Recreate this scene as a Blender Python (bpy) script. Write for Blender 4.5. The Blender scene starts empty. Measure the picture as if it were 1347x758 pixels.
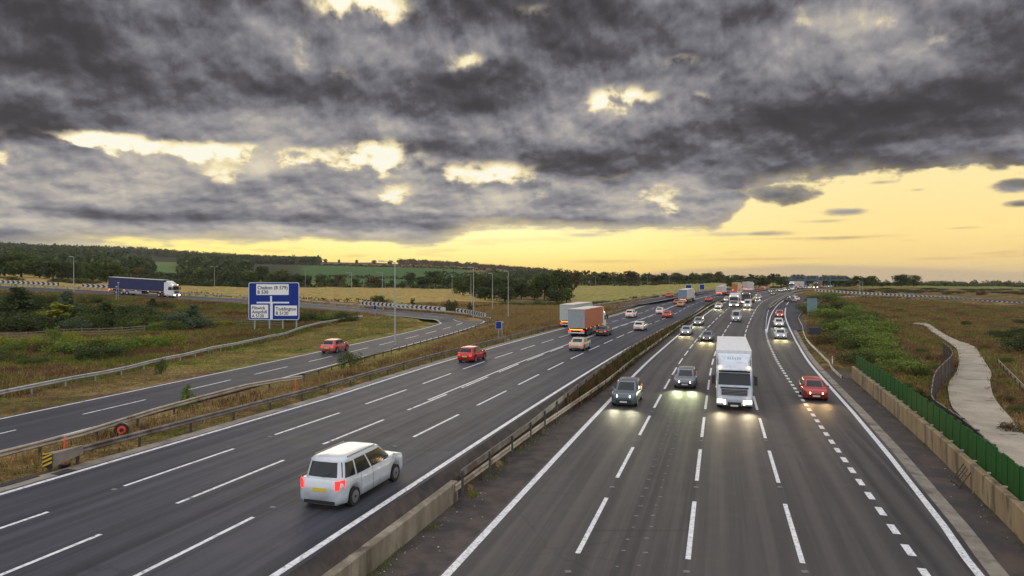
import bpy, bmesh, math, random
import numpy as np
from mathutils import Vector, Matrix, Euler
R_ = math.radians
sc = bpy.context.scene
COL = sc.collection
random.seed(7)
rng = np.random.default_rng(11)

# ------------------------------------------------------------------ camera
FPX, EYE, HZ, CX = 865.0, 9.12, 372.0, 673.5      # focal in photo pixels, eye height, horizon row, centre column
cam_d = bpy.data.cameras.new('camera')
cam = bpy.data.objects.new('camera', cam_d)
COL.objects.link(cam)
cam.location = (0, 0, EYE)
cam.rotation_euler = (R_(90), 0, 0)
cam_d.sensor_width = 36.0
cam_d.lens = FPX / 1347.0 * 36.0
cam_d.shift_y = -7.0 / 1347.0
cam_d.clip_start = 0.1
cam_d.clip_end = 9000
sc.camera = cam

# ------------------------------------------------------------------ view
sc.view_settings.view_transform = 'Standard'
sc.view_settings.look = 'None'
sc.view_settings.gamma = 1.0
sc.view_settings.use_curve_mapping = False
sc.view_settings.exposure = 0.0
sc.cycles.max_bounces = 5
sc.cycles.diffuse_bounces = 2
sc.cycles.glossy_bounces = 2
sc.cycles.transparent_max_bounces = 6
sc.cycles.sample_clamp_indirect = 4.0
sc.cycles.use_denoising = True

# ------------------------------------------------------------------ node helpers
class NT:
    def __init__(s, tree): s.t = tree; s.n = tree.nodes; s.l = tree.links
    def new(s, typ, **kw):
        nd = s.n.new(typ)
        for k, v in kw.items(): setattr(nd, k, v)
        return nd
    def put(s, sock, v):
        if isinstance(v, bpy.types.NodeSocket): s.l.new(v, sock)
        elif v is not None:
            try: sock.default_value = v
            except Exception: sock.default_value = (*v, 1.0)
    def m(s, op, a, b=None, c=None, clamp=False):
        nd = s.new('ShaderNodeMath', operation=op, use_clamp=clamp)
        s.put(nd.inputs[0], a)
        if b is not None: s.put(nd.inputs[1], b)
        if c is not None: s.put(nd.inputs[2], c)
        return nd.outputs[0]
    def add(s, a, b): return s.m('ADD', a, b)
    def sub(s, a, b): return s.m('SUBTRACT', a, b)
    def mul(s, a, b): return s.m('MULTIPLY', a, b)
    def div(s, a, b): return s.m('DIVIDE', a, b)
    def sstep(s, x, a, b, o0=0.0, o1=1.0):
        nd = s.new('ShaderNodeMapRange', interpolation_type='SMOOTHSTEP')
        for i, v in enumerate((x, a, b, o0, o1)): s.put(nd.inputs[i], v)
        return nd.outputs[0]
    def lin(s, x, a, b, o0=0.0, o1=1.0):
        nd = s.new('ShaderNodeMapRange')
        for i, v in enumerate((x, a, b, o0, o1)): s.put(nd.inputs[i], v)
        return nd.outputs[0]
    def mix(s, f, a, b, blend='MIX'):
        nd = s.new('ShaderNodeMix', data_type='RGBA', blend_type=blend)
        s.put(nd.inputs[0], f)
        for i, v in ((6, a), (7, b)):
            if isinstance(v, (tuple, list)) and len(v) == 3: v = (*v, 1.0)
            s.put(nd.inputs[i], v)
        return nd.outputs[2]
    def noise(s, vec, scale, detail=4, rough=0.5, dist=0.0, out=0, lac=2.0):
        nd = s.new('ShaderNodeTexNoise')
        if vec is not None: s.l.new(vec, nd.inputs['Vector'])
        nd.inputs['Scale'].default_value = scale
        nd.inputs['Detail'].default_value = detail
        nd.inputs['Roughness'].default_value = rough
        nd.inputs['Distortion'].default_value = dist
        nd.inputs['Lacunarity'].default_value = lac
        return nd.outputs[out]
    def xyz(s, x, y, z):
        nd = s.new('ShaderNodeCombineXYZ')
        for i, v in enumerate((x, y, z)): s.put(nd.inputs[i], v)
        return nd.outputs[0]
    def curve(s, x, pts):
        nd = s.new('ShaderNodeFloatCurve')
        c = nd.mapping.curves[0]
        while len(c.points) > 2: c.points.remove(c.points[-1])
        c.points[0].location = pts[0]; c.points[1].location = pts[-1]
        for p in pts[1:-1]: c.points.new(*p)
        nd.mapping.extend = 'HORIZONTAL'
        nd.mapping.update()
        s.put(nd.inputs['Value'], x)
        return nd.outputs[0]
    def ramp(s, f, stops, interp='LINEAR'):
        nd = s.new('ShaderNodeValToRGB')
        cr = nd.color_ramp; cr.interpolation = interp
        while len(cr.elements) < len(stops): cr.elements.new(0.5)
        for e, (p, c) in zip(cr.elements, stops):
            e.position = p; e.color = (*c, 1.0) if len(c) == 3 else c
        s.put(nd.inputs[0], f)
        return nd.outputs[0]

def srgb(r, g, b):
    f = lambda c: (c / 255.0) / 12.92 if c <= 10 else ((c / 255.0 + 0.055) / 1.055) ** 2.4
    return (f(r), f(g), f(b))

# ------------------------------------------------------------------ sky
SUN_AZ, SUN_EL = R_(-11.0), R_(10.5)
def sky_world():
    w = bpy.data.worlds.new('World'); sc.world = w; w.use_nodes = True
    t = NT(w.node_tree); t.n.clear()
    g = t.new('ShaderNodeTexCoord').outputs['Generated']
    sp = t.new('ShaderNodeSeparateXYZ'); t.l.new(g, sp.inputs[0])
    x, y, z = sp.outputs
    hyp = t.m('SQRT', t.add(t.mul(x, x), t.mul(y, y)))
    E = t.div(z, t.m('MAXIMUM', hyp, 0.02))         # tangent of the elevation
    A = t.m('ARCTAN2', x, y)                        # azimuth, 0 = along the view up the motorway
    def az(px): return math.atan((px - CX) / FPX)
    def te(px, py): return (HZ - py) / FPX * math.cos(az(px))
    def cv(pts):                                     # curve E(azimuth)
        p = [((az(a) + 1.0) / 2.0, te(a, b) * 1.5 + 0.2) for a, b in pts]
        return t.div(t.sub(t.curve(t.lin(A, -1.0, 1.0), p), 0.2), 1.5)
    # cloud coordinates: flatter and more stretched towards the horizon
    Es = t.mul(t.m('LOGARITHM', t.add(t.m('MAXIMUM', E, -0.02), 0.09), 2.718), 0.42)
    S = t.xyz(A, Es, 0.3)
    def up(v, dx, dy):
        vv = t.new('ShaderNodeVectorMath', operation='ADD'); t.l.new(v, vv.inputs[0]); vv.inputs[1].default_value = (dx, dy, 0); return vv.outputs[0]
    n_big = t.noise(S, 3.2, 2, 0.5, 0.0)
    n_mid = t.noise(S, 6.0, 9, 0.54, 0.12)
    n_mid2 = t.noise(up(S, 0.007, 0.022), 6.0, 9, 0.54, 0.12)
    n_fine = t.noise(S, 19.0, 6, 0.55, 0.1)
    n_fine2 = t.noise(up(S, 0.004, 0.012), 19.0, 6, 0.55, 0.1)
    n_str = t.noise(t.xyz(t.mul(A, 3.0), t.mul(E, 26.0), 5.0), 2.2, 5, 0.6, 0.2)
    jit = t.add(t.mul(t.sub(n_fine, 0.5), 0.07), t.mul(t.sub(n_mid, 0.5), 0.09))
    Ej = t.add(E, jit)
    low1 = cv([(0,196),(80,190),(150,184),(330,194),(450,198),(560,203),(640,216),(720,228),(860,236),(950,232),(1020,226),(1120,220),(1230,212),(1347,200)])
    d1 = t.add(t.sub(Ej, low1), 0.026)
    low2 = cv([(0,326),(150,318),(300,314),(430,314),(560,318),(592,309),(620,300),(760,300),(880,300),(930,296),(958,285),(985,262),(1010,240),(1347,230)])
    up2 = cv([(0,180),(150,192),(260,190),(400,192),(500,214),(560,206),(640,226),(700,236),(760,244),(815,256),(850,236),(890,232),(935,246),(965,268),(985,280),(1347,300)])
    Ej2 = t.add(E, t.mul(jit, 0.75))
    d2 = t.m('MINIMUM', t.mul(t.sub(t.add(E, t.add(t.mul(t.sub(n_fine, 0.5), 0.03), t.mul(t.sub(n_str, .5), .03))), t.sub(low2, 0.008)), 1.2), t.add(t.sub(up2, Ej2), 0.040))
    # small clouds
    def blob(px, py, w, h, k=1.0, e=E, nz=0.55):
        a0, e0 = az(px), te(px, py)
        dx = t.div(t.sub(A, a0), w / FPX * math.cos(a0) ** 2 / 2)
        dy = t.div(t.sub(e, e0), h / FPX * math.cos(a0) / 2)
        r = t.m('SQRT', t.add(t.mul(dx, dx), t.mul(dy, dy)))
        return t.mul(t.sub(1.0, t.sub(r, t.mul(t.sub(n_fine, 0.5), nz * 4))), k * h / FPX * 0.55)
    dd = t.m('MAXIMUM', d1, d2)
    for b in [(1022,256,104,32),(1008,262,50,20),(1116,279,84,14),(1085,291,90,7),(985,308,230,8),(1110,313,170,7),(770,309,90,8),(1330,246,60,20),(1342,268,60,12),(930,262,90,50),(965,243,50,34),(1160,240,60,8),
              (955,240,50,30),(1265,300,50,4),(1205,250,34,8)]:
        dd = t.m('MAXIMUM', dd, blob(*b, 1.5))
    alpha = t.sstep(dd, -0.001, 0.011)
    # thin places in the deck, where the evening light comes through
    thin = None
    for (px, py, w, h, k) in [(485,4,120,40,1.1),(570,80,90,40,.45),(820,127,100,30,.8),(1047,24,44,44,.9),(1150,22,110,36,.6),(400,58,46,60,.45),(440,96,70,30,.4),(610,74,60,24,.5),(930,124,40,20,.45),(640,172,90,18,.4),(1240,40,70,40,.35),(60,215,160,24,.45),
                           (500,208,110,46,1.5),(395,203,170,24,.9),(230,193,240,22,.85),(120,186,120,20,.7),(590,222,60,24,.6),(2,205,22,50,1.1),(300,225,60,26,.55),(660,232,110,34,1.15),(708,262,26,34,1.0),(848,248,70,36,.7),(890,262,40,40,.5),(150,190,60,26,.6),(520,250,70,24,.6),
                           (900,78,60,24,.3),(700,15,90,30,.3)]:
        a0, e0 = az(px), te(px, py)
        dx = t.div(t.sub(t.add(A, t.mul(t.sub(n_mid, .5), .05)), a0), w / FPX * math.cos(a0) ** 2 / 2)
        dy = t.div(t.sub(t.add(E, t.mul(t.sub(n_fine, .5), .06)), e0), h / FPX * math.cos(a0) / 2)
        r2 = t.add(t.mul(dx, dx), t.mul(dy, dy))
        v = t.mul(t.m('EXPONENT', t.mul(r2, -1.0)), k)
        thin = v if thin is None else t.add(thin, v)
    nn = t.mul(t.lin(n_fine, 0.38, 0.62, 0.35, 1.5), t.lin(n_mid, 0.40, 0.60, 0.15, 1.5))
    thin_n = t.mul(thin, nn)
    # cloud body colour: pale tops, dark bases
    relief = t.mul(t.mul(t.sub(n_mid, n_mid2), t.lin(E, 0.05, 0.35, 1.7, 1.15)), 1.0)
    relief2 = t.mul(t.sub(n_fine, n_fine2), 0.75)
    lum = t.add(t.mul(t.sub(n_str, .5), t.sstep(E, .20, .06, .0, .55)), t.add(t.add(t.add(t.lin(n_big, 0.34, 0.66, 0.20, 0.40), t.lin(n_mid, .32, .68, -.075, .085)), relief), relief2))
    # billows: rounded heads, sharp creases between them
    def vor(sc, off_):
        dv = t.new('ShaderNodeVectorMath', operation='ADD'); t.l.new(up(S, 0.0, off_), dv.inputs[0])
        nz_ = t.new('ShaderNodeVectorMath', operation='SCALE'); nz_.inputs['Scale'].default_value = 0.10; t.l.new(t.noise(S, 7.0, 4, 0.55, 0.0, out=1), nz_.inputs[0]); t.l.new(nz_.outputs[0], dv.inputs[1])
        v_ = t.new('ShaderNodeTexVoronoi', feature='SMOOTH_F1'); v_.inputs['Scale'].default_value = sc; v_.inputs['Smoothness'].default_value = 0.35; v_.inputs['Detail'].default_value = 0.0; v_.inputs['Roughness'].default_value = 0.5
        t.l.new(dv.outputs[0], v_.inputs['Vector']); return v_.outputs['Distance']
    bil = t.sub(vor(13.0, 0.014), vor(13.0, 0.0))
    lum = t.add(lum, t.mul(bil, t.lin(E, 0.05, 0.35, 0.65, 0.15)))
    # the two decks: the high one heavy and dark, the low one greyer
    is2 = t.sstep(t.sub(d2, d1), -0.01, 0.02)
    lum = t.mix(t.mul(is2, 0.3), lum, 0.34) if False else lum
    lum = t.add(lum, t.mul(is2, 0.21))
    # where the heavy deck is darkest / palest
    for (px, py, w, h, k) in [(60,60,330,150,-.20),(40,160,300,60,-.12),(255,125,190,56,-.18),(250,40,300,90,-.06),(400,70,200,80,.12),(590,70,170,60,.16),(570,125,300,60,-.16),(740,30,230,110,-.20),(800,85,220,50,-.14),
                       (780,150,340,46,.12),(880,120,100,60,.05),(1090,35,260,60,.20),(930,30,160,90,-.08),(1200,140,420,80,-.20),(1000,165,300,50,-.10),(1300,60,200,90,-.04),(440,165,500,36,.10),(330,150,160,40,.06),(850,212,460,30,-.12),(600,195,300,24,-.08),
                       (60,230,200,50,.12),(300,262,260,40,-.04),(330,225,160,40,.12),(120,262,300,30,.08),(380,290,500,16,-.16),(250,305,500,22,.08),(520,245,120,40,.10),(620,262,160,40,.10),(750,290,300,18,-.12),(900,262,120,40,-.04),(430,316,300,8,-.10),(60,318,300,12,-.04)]:
        a0, e0 = az(px), te(px, py)
        dx = t.div(t.sub(A, a0), w / FPX * math.cos(a0) ** 2 / 2)
        dy = t.div(t.sub(E, e0), h / FPX * math.cos(a0) / 2)
        lum = t.add(lum, t.mul(t.m('EXPONENT', t.mul(t.add(t.mul(dx, dx), t.mul(dy, dy)), -1.0)), k * 1.5))
    body = t.ramp(t.lin(lum, -0.4, 1.0), [(0.0, srgb(50, 46, 49)), (0.29, srgb(66, 63, 67)), (0.40, srgb(84, 82, 88)), (0.52, srgb(116, 116, 123)), (0.66, srgb(152, 149, 151)), (0.81, srgb(192, 184, 172)), (1.0, srgb(226, 214, 188))])
    gold = t.ramp(thin_n, [(0.0, srgb(150, 147, 148)), (0.35, srgb(196, 186, 168)), (0.6, srgb(240, 222, 176)), (0.85, srgb(255, 246, 208)), (1.0, srgb(255, 252, 232))])
    body = t.mix(t.sstep(thin_n, 0.08, 0.7), body, gold)
    # rim light: thin cloud edges catch the low light
    rim = t.mul(t.sstep(dd, 0.03, 0.002), t.sstep(A, 0.65, -0.1, 0.15, 0.8))
    body = t.mix(rim, body, srgb(232, 214, 165))
    # clear sky
    er = t.lin(E, 0.0, 0.30)
    cl = t.ramp(er, [(0.0, srgb(246, 196, 92)), (0.06, srgb(255, 216, 100)), (0.16, srgb(255, 238, 138)), (0.32, srgb(253, 238, 176)), (0.6, srgb(250, 240, 200)), (1.0, srgb(235, 235, 225))])
    cr = t.ramp(er, [(0.0, srgb(208, 182, 132)), (0.1, srgb(236, 204, 130)), (0.22, srgb(244, 216, 142)), (0.5, srgb(238, 220, 164)), (0.8, srgb(226, 218, 188)), (1.0, srgb(205, 210, 210))])
    clear = t.mix(t.sstep(A, 0.02, 0.55), cl, cr)
    glow = t.mul(t.sstep(t.m('ABSOLUTE', t.add(A, 0.08)), 0.42, 0.0), t.sstep(E, 0.0, 0.12))
    clear = t.mix(t.mul(glow, 0.6), clear, srgb(255, 250, 200))
    # thin streaks and the low bank of cloud on the right
    st = t.mul(t.sstep(n_str, 0.55, 0.68), t.sstep(E, 0.10, 0.02))
    clear = t.mix(t.mul(st, 0.45), clear, srgb(205, 165, 110))
    bank_top = cv([(0,372),(600,371),(760,365),(900,354),(1040,348),(1200,350),(1347,357)])
    bk = t.sstep(t.sub(bank_top, t.add(E, t.mul(t.sub(n_str, .5), .012))), -0.002, 0.006)
    clear = t.mix(t.mul(bk, 0.72), clear, srgb(186, 164, 132))
    for b in [(800,344,120,4),(1000,341,170,4),(1065,313,180,2.5),(1240,340,90,4)]:
        clear = t.mix(t.mul(t.sstep(blob(*b, 1.5, E, .3), -0.003, 0.006), 0.5), clear, srgb(190, 150, 105))
    # far left the gap under the clouds greys out
    clear = t.mix(t.mul(t.sstep(A, -0.50, -0.66), 0.5), clear, srgb(170, 160, 150))
    clear = t.mix(1.0, clear, (1.22, 1.20, 1.16), 'MULTIPLY')
    colr = t.mix(alpha, clear, body)
    # behind the camera and overhead: unseen broken cloud brightened as added fill light
    nk = t.new('ShaderNodeTexSky', sky_type='NISHITA')
    nk.sun_disc = False; nk.sun_elevation = SUN_EL; nk.sun_rotation = SUN_AZ
    nk.altitude = 100; nk.dust_density = 2.0
    fill_mask = t.m('MAXIMUM', t.sstep(y, 0.25, -0.45), t.mul(t.sstep(z, 0.50, 0.80), 1.0))
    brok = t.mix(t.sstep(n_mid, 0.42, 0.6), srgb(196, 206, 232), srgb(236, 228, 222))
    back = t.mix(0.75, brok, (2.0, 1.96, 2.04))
    colr = t.mix(fill_mask, colr, back)
    colr = t.mix(t.sstep(E, 0.0, -0.02), colr, (0.06, 0.06, 0.05))
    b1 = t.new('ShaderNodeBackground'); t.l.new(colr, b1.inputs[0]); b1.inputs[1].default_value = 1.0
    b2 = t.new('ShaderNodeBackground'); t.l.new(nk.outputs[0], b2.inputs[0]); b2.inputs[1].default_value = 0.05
    # the Nishita part only adds within the added fill sky
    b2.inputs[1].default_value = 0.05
    ms = t.new('ShaderNodeMixShader'); t.put(ms.inputs[0], t.mul(fill_mask, 0.25)); t.l.new(b1.outputs[0], ms.inputs[1]); t.l.new(b2.outputs[0], ms.inputs[2])
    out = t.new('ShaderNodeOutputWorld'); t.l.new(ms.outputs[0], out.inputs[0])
    sc.world.cycles.sampling_method = 'MANUAL'; sc.world.cycles.sample_map_resolution = 1024
SKY_K = 1.0
t_open = 1.0
sky_world()

sun_d = bpy.data.lights.new('sun', 'SUN')
sun_d.energy = 0.5; sun_d.angle = R_(28); sun_d.color = (1.0, 0.86, 0.62)
sun = bpy.data.objects.new('sun', sun_d); COL.objects.link(sun)
sdir = Vector((math.sin(SUN_AZ) * math.cos(SUN_EL), math.cos(SUN_AZ) * math.cos(SUN_EL), math.sin(SUN_EL)))
sun.rotation_euler = sdir.to_track_quat('Z', 'Y').to_euler()
sun.location = (0, 0, 60)

# ------------------------------------------------------------------ heights along the motorway (metres against distance ahead)
def _prof(tab):
    ys = np.arange(-100, 2500, 2.0); z = np.interp(ys, *zip(*tab))
    k = np.exp(-(np.arange(-20, 21) * 2 / 18.0) ** 2); k /= k.sum()
    return ys, np.convolve(np.pad(z, 20, mode='edge'), k, 'valid')
PR = _prof([(0,0),(100,0),(140,1.0),(180,2.6),(250,4.5),(320,5.7),(400,6.1),(600,5.8),(900,5.8)])
PL = _prof([(0,1.27),(110,1.27),(150,1.7),(180,2.6),(250,4.5),(320,5.7),(400,6.1),(600,5.8),(900,5.8)])
def zR(y): return np.interp(y, *PR)
def zL(y): return np.interp(y, *PL)
def on(px, py, prof):                       # the point of a road surface seen along a line of sight
    lo, hi = 5.0, 1500.0
    for _ in range(50):
        m = (lo + hi) / 2
        if HZ + (EYE - float(np.interp(m, *prof))) * FPX / m > py: lo = m
        else: hi = m
    return Vector(((px - CX) * lo / FPX, lo, float(np.interp(lo, *prof))))
def at(px, py, d): return Vector(((px - CX) * d / FPX, d, EYE - (py - HZ) * d / FPX))
def smooth_tab(tab, w=14.0):
    ys = np.arange(-60, 1100, 2.0)
    x = np.interp(ys, *zip(*tab))
    n = int(w * 2.5 / 2); k = np.exp(-(np.arange(-n, n + 1) * 2 / w) ** 2); k /= k.sum()
    xp = np.concatenate([x[0] + (x[1] - x[0]) * np.arange(-n, 0), x, x[-1] + (x[-1] - x[-2]) * np.arange(1, n + 1)])
    return ys, np.convolve(xp, k, 'valid')
_R = smooth_tab([(-60,-27.2),(0,-8.5),(20,-2.2),(42,4.7),(65,12.1),(75,15.2),(81,17.4),(100,24),(117,30.3),(137,38.2),(162,48.4),(191,60.6),(208,68.4),(227,78),(268,98.5),(298,114.5),(340,140),(400,180),(500,255),(700,430),(1100,820)])
_L = smooth_tab([(-60,-30.5),(0,-11.9),(18,-6.3),(24,-4.3),(39,.4),(54,5.4),(75,12.5),(95,19.6),(116,27.3),(150,41.0),(188,55.4),(241,80.0),(298,110),(340,135.5),(400,175.5),(500,250),(700,425),(1100,815)])
def xR(y): return np.interp(y, *_R)         # inner white line of the carriageway coming towards us
def xL(y): return np.interp(y, *_L)         # inner white line of the carriageway going away
SR = 3.74
def sL(y): return np.interp(y, [0, 45, 64, 105, 200, 400], [3.68, 3.70, 4.0, 4.25, 4.2, 3.9])
def oR(y): return np.interp(y, [0, 21, 24, 35, 46, 74, 106, 141, 165, 190, 230, 300, 900], [16.2, 16.6, 16.9, 17.5, 17.9, 18.5, 19.4, 19.4, 19.2, 18.4, 15.6, 15.2, 15.2])  # outer line, coming
def oL(y): return -4 * sL(y)                # outer line, going

# ------------------------------------------------------------------ object helpers
def link(o, parent=None):
    COL.objects.link(o)
    if parent is not None: o.parent = parent
    return o
def tag(o, label=None, cat=None, group=None, kind=None):
    if label: o['label'] = label
    if cat: o['category'] = cat
    if group: o['group'] = group
    if kind: o['kind'] = kind
    return o
def empty(name, loc=(0, 0, 0), rz=0.0):
    o = bpy.data.objects.new(name, None); o.empty_display_size = 0.3
    o.location = loc; o.rotation_euler = (0, 0, rz); return link(o)
def meshobj(name, verts, faces, mat=None, parent=None, smooth=False, kind=None):
    me = bpy.data.meshes.new(name)
    me.from_pydata([tuple(map(float, v)) for v in verts], [], [tuple(f) for f in faces])
    if mat is not None: me.materials.append(mat)
    if smooth: me.polygons.foreach_set('use_smooth', [True] * len(me.polygons))
    me.update()
    o = bpy.data.objects.new(name, me); link(o, parent)
    if kind: o['kind'] = kind
    return o
def npmesh(name, V, F, mat, smooth=False):      # V (n,3), F (m,k) numpy
    me = bpy.data.meshes.new(name)
    m, k = F.shape
    me.vertices.add(len(V)); me.vertices.foreach_set('co', np.ascontiguousarray(V, dtype=np.float32).ravel())
    me.loops.add(m * k); me.loops.foreach_set('vertex_index', np.ascontiguousarray(F, dtype=np.int32).ravel())
    me.polygons.add(m); me.polygons.foreach_set('loop_start', np.arange(0, m * k, k, dtype=np.int32))
    me.polygons.foreach_set('loop_total', np.full(m, k, dtype=np.int32))
    if smooth: me.polygons.foreach_set('use_smooth', np.ones(m, dtype=bool))
    me.update(calc_edges=True)
    if mat is not None: me.materials.append(mat)
    return me
class MB:                                        # gathers simple solids into ONE mesh
    def __init__(s): s.v = []; s.f = []
    def box(s, c, d, rz=0.0, taper=1.0):
        x, y, z = d[0] / 2, d[1] / 2, d[2] / 2; n = len(s.v); cs, sn = math.cos(rz), math.sin(rz)
        for k in (-1, 1):
            for a, b in ((-1, -1), (1, -1), (1, 1), (-1, 1)):
                q = taper if k > 0 else 1.0
                px, py = a * x * q, b * y * q
                s.v.append((c[0] + px * cs - py * sn, c[1] + px * sn + py * cs, c[2] + k * z))
        s.f += [(n, n+3, n+2, n+1), (n+4, n+5, n+6, n+7)] + [(n+i, n+(i+1) % 4, n+4+(i+1) % 4, n+4+i) for i in range(4)]
        return s
    def tube(s, p0, p1, r0, r1=None, n=8):
        r1 = r0 if r1 is None else r1
        p0, p1 = Vector(p0), Vector(p1); ax = (p1 - p0).normalized()
        u = ax.orthogonal().normalized(); w = ax.cross(u); b = len(s.v)
        for p, r in ((p0, r0), (p1, r1)):
            for i in range(n):
                a = 2 * math.pi * i / n; s.v.append(tuple(p + (u * math.cos(a) + w * math.sin(a)) * r))
        for i in range(n): s.f.append((b+i, b+(i+1) % n, b+n+(i+1) % n, b+n+i))
        s.f.append(tuple(b + n - 1 - i for i in range(n))); s.f.append(tuple(b + n + i for i in range(n)))
        return s
    def quad(s, a, b, c, d):
        n = len(s.v); s.v += [tuple(a), tuple(b), tuple(c), tuple(d)]; s.f.append((n, n+1, n+2, n+3)); return s
    def sweep(s, path, prof, closed=False, caps=True, up=Vector((0, 0, 1))):   # prof = [(side, height)] swept along path, upright
        n0 = len(s.v); m = len(prof); N = len(path)
        for i, p in enumerate(path):
            p = Vector(p); a = Vector(path[max(i-1, 0)]); b = Vector(path[min(i+1, N-1)])
            t = (b - a); t.z = 0; t.normalize(); sd = Vector((t.y, -t.x, 0))
            for (u, h) in prof: s.v.append(tuple(p + sd * u + up * h))
        for i in range(N - 1):
            for j in range(m if closed else m - 1):
                k = (j + 1) % m
                s.f.append((n0+i*m+j, n0+(i+1)*m+j, n0+(i+1)*m+k, n0+i*m+k))
        if closed and caps:
            s.f.append(tuple(n0 + j for j in range(m))); s.f.append(tuple(n0 + (N-1)*m + m-1-j for j in range(m)))
        return s
    def build(s, name, mat, parent=None, smooth=False, kind=None):
        return meshobj(name, s.v, s.f, mat, parent, smooth, kind)
def children(o): return [c for c in o.children]
def copy_tree(o, parent=None):
    c = o.copy(); COL.objects.link(c)
    if parent is not None:
        c.parent = parent; c.matrix_parent_inverse = o.matrix_parent_inverse.copy()
    for ch in children(o): copy_tree(ch, c)
    return c
def polyline(P, step):                           # Catmull-Rom resampling
    P = [Vector(p) for p in P]; out = []
    Q = [P[0] * 2 - P[1]] + P + [P[-1] * 2 - P[-2]]
    for i in range(1, len(Q) - 2):
        n = max(1, int((Q[i+1] - Q[i]).length / step))
        for k in range(n):
            t = k / n; a, b, c, d = Q[i-1], Q[i], Q[i+1], Q[i+2]
            out.append(0.5 * ((2*b) + (c - a)*t + (2*a - 5*b + 4*c - d)*t*t + (-a + 3*b - 3*c + d)*t*t*t))
    out.append(P[-1]); return out
def cr_n(P, n):                                  # n samples, uniform in control-point parameter
    P = [Vector(p) for p in P]; Q = [P[0] * 2 - P[1]] + P + [P[-1] * 2 - P[-2]]; out = []
    for k in range(n):
        s = k / (n - 1) * (len(P) - 1); i = min(int(s), len(P) - 2); t = s - i; i += 1
        a, b, c, d = Q[i-1], Q[i], Q[i+1], Q[i+2]
        out.append(0.5 * ((2*b) + (c - a)*t + (2*a - 5*b + 4*c - d)*t*t + (-a + 3*b - 3*c + d)*t*t*t))
    return out

# ------------------------------------------------------------------ materials
MATS = {}
def pmat(name, col, rough=0.6, metal=0.0, spec=0.5, build=None, bump=None, emit=None, estr=0.0, coat=0.0):
    if name in MATS: return MATS[name]
    m = bpy.data.materials.new(name); m.use_nodes = True; MATS[name] = m
    t = NT(m.node_tree); b = t.n['Principled BSDF']
    b.inputs['Base Color'].default_value = (*col, 1); b.inputs['Roughness'].default_value = rough
    b.inputs['Metallic'].default_value = metal; b.inputs['Specular IOR Level'].default_value = spec
    b.inputs['Coat Weight'].default_value = coat
    if emit is not None: b.inputs['Emission Color'].default_value = (*emit, 1); b.inputs['Emission Strength'].default_value = estr
    if build: build(t, b)
    return m
def obco(t): return t.new('ShaderNodeTexCoord').outputs['Object']
def setbump(t, b, h, strength=0.3, dist=0.02):
    bp = t.new('ShaderNodeBump'); bp.inputs['Strength'].default_value = strength; bp.inputs['Distance'].default_value = dist
    t.l.new(h, bp.inputs['Height']); t.l.new(bp.outputs[0], b.inputs['Normal'])
def mottled(name, c1, c2, scale, rough=0.8, detail=6, bump=0.3, metal=0, spec=0.4, c3=None, s3=1.0, stretch=None, f=(0.35, 0.65)):
    def bd(t, b):
        v = obco(t)
        if stretch:
            mp = t.new('ShaderNodeMapping'); mp.inputs['Scale'].default_value = stretch; t.l.new(v, mp.inputs[0]); v = mp.outputs[0]
        n = t.noise(v, scale, detail, 0.6)
        c = t.mix(t.sstep(n, *f), c1, c2)
        if c3 is not None: c = t.mix(t.sstep(t.noise(v, s3, 4, 0.6), 0.5, 0.68), c, c3)
        t.l.new(c, b.inputs['Base Color'])
        if bump: setbump(t, b, t.noise(v, scale * 6, 4, 0.7), bump, 0.03)
    return pmat(name, c1, rough, metal, spec, bd)

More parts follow.
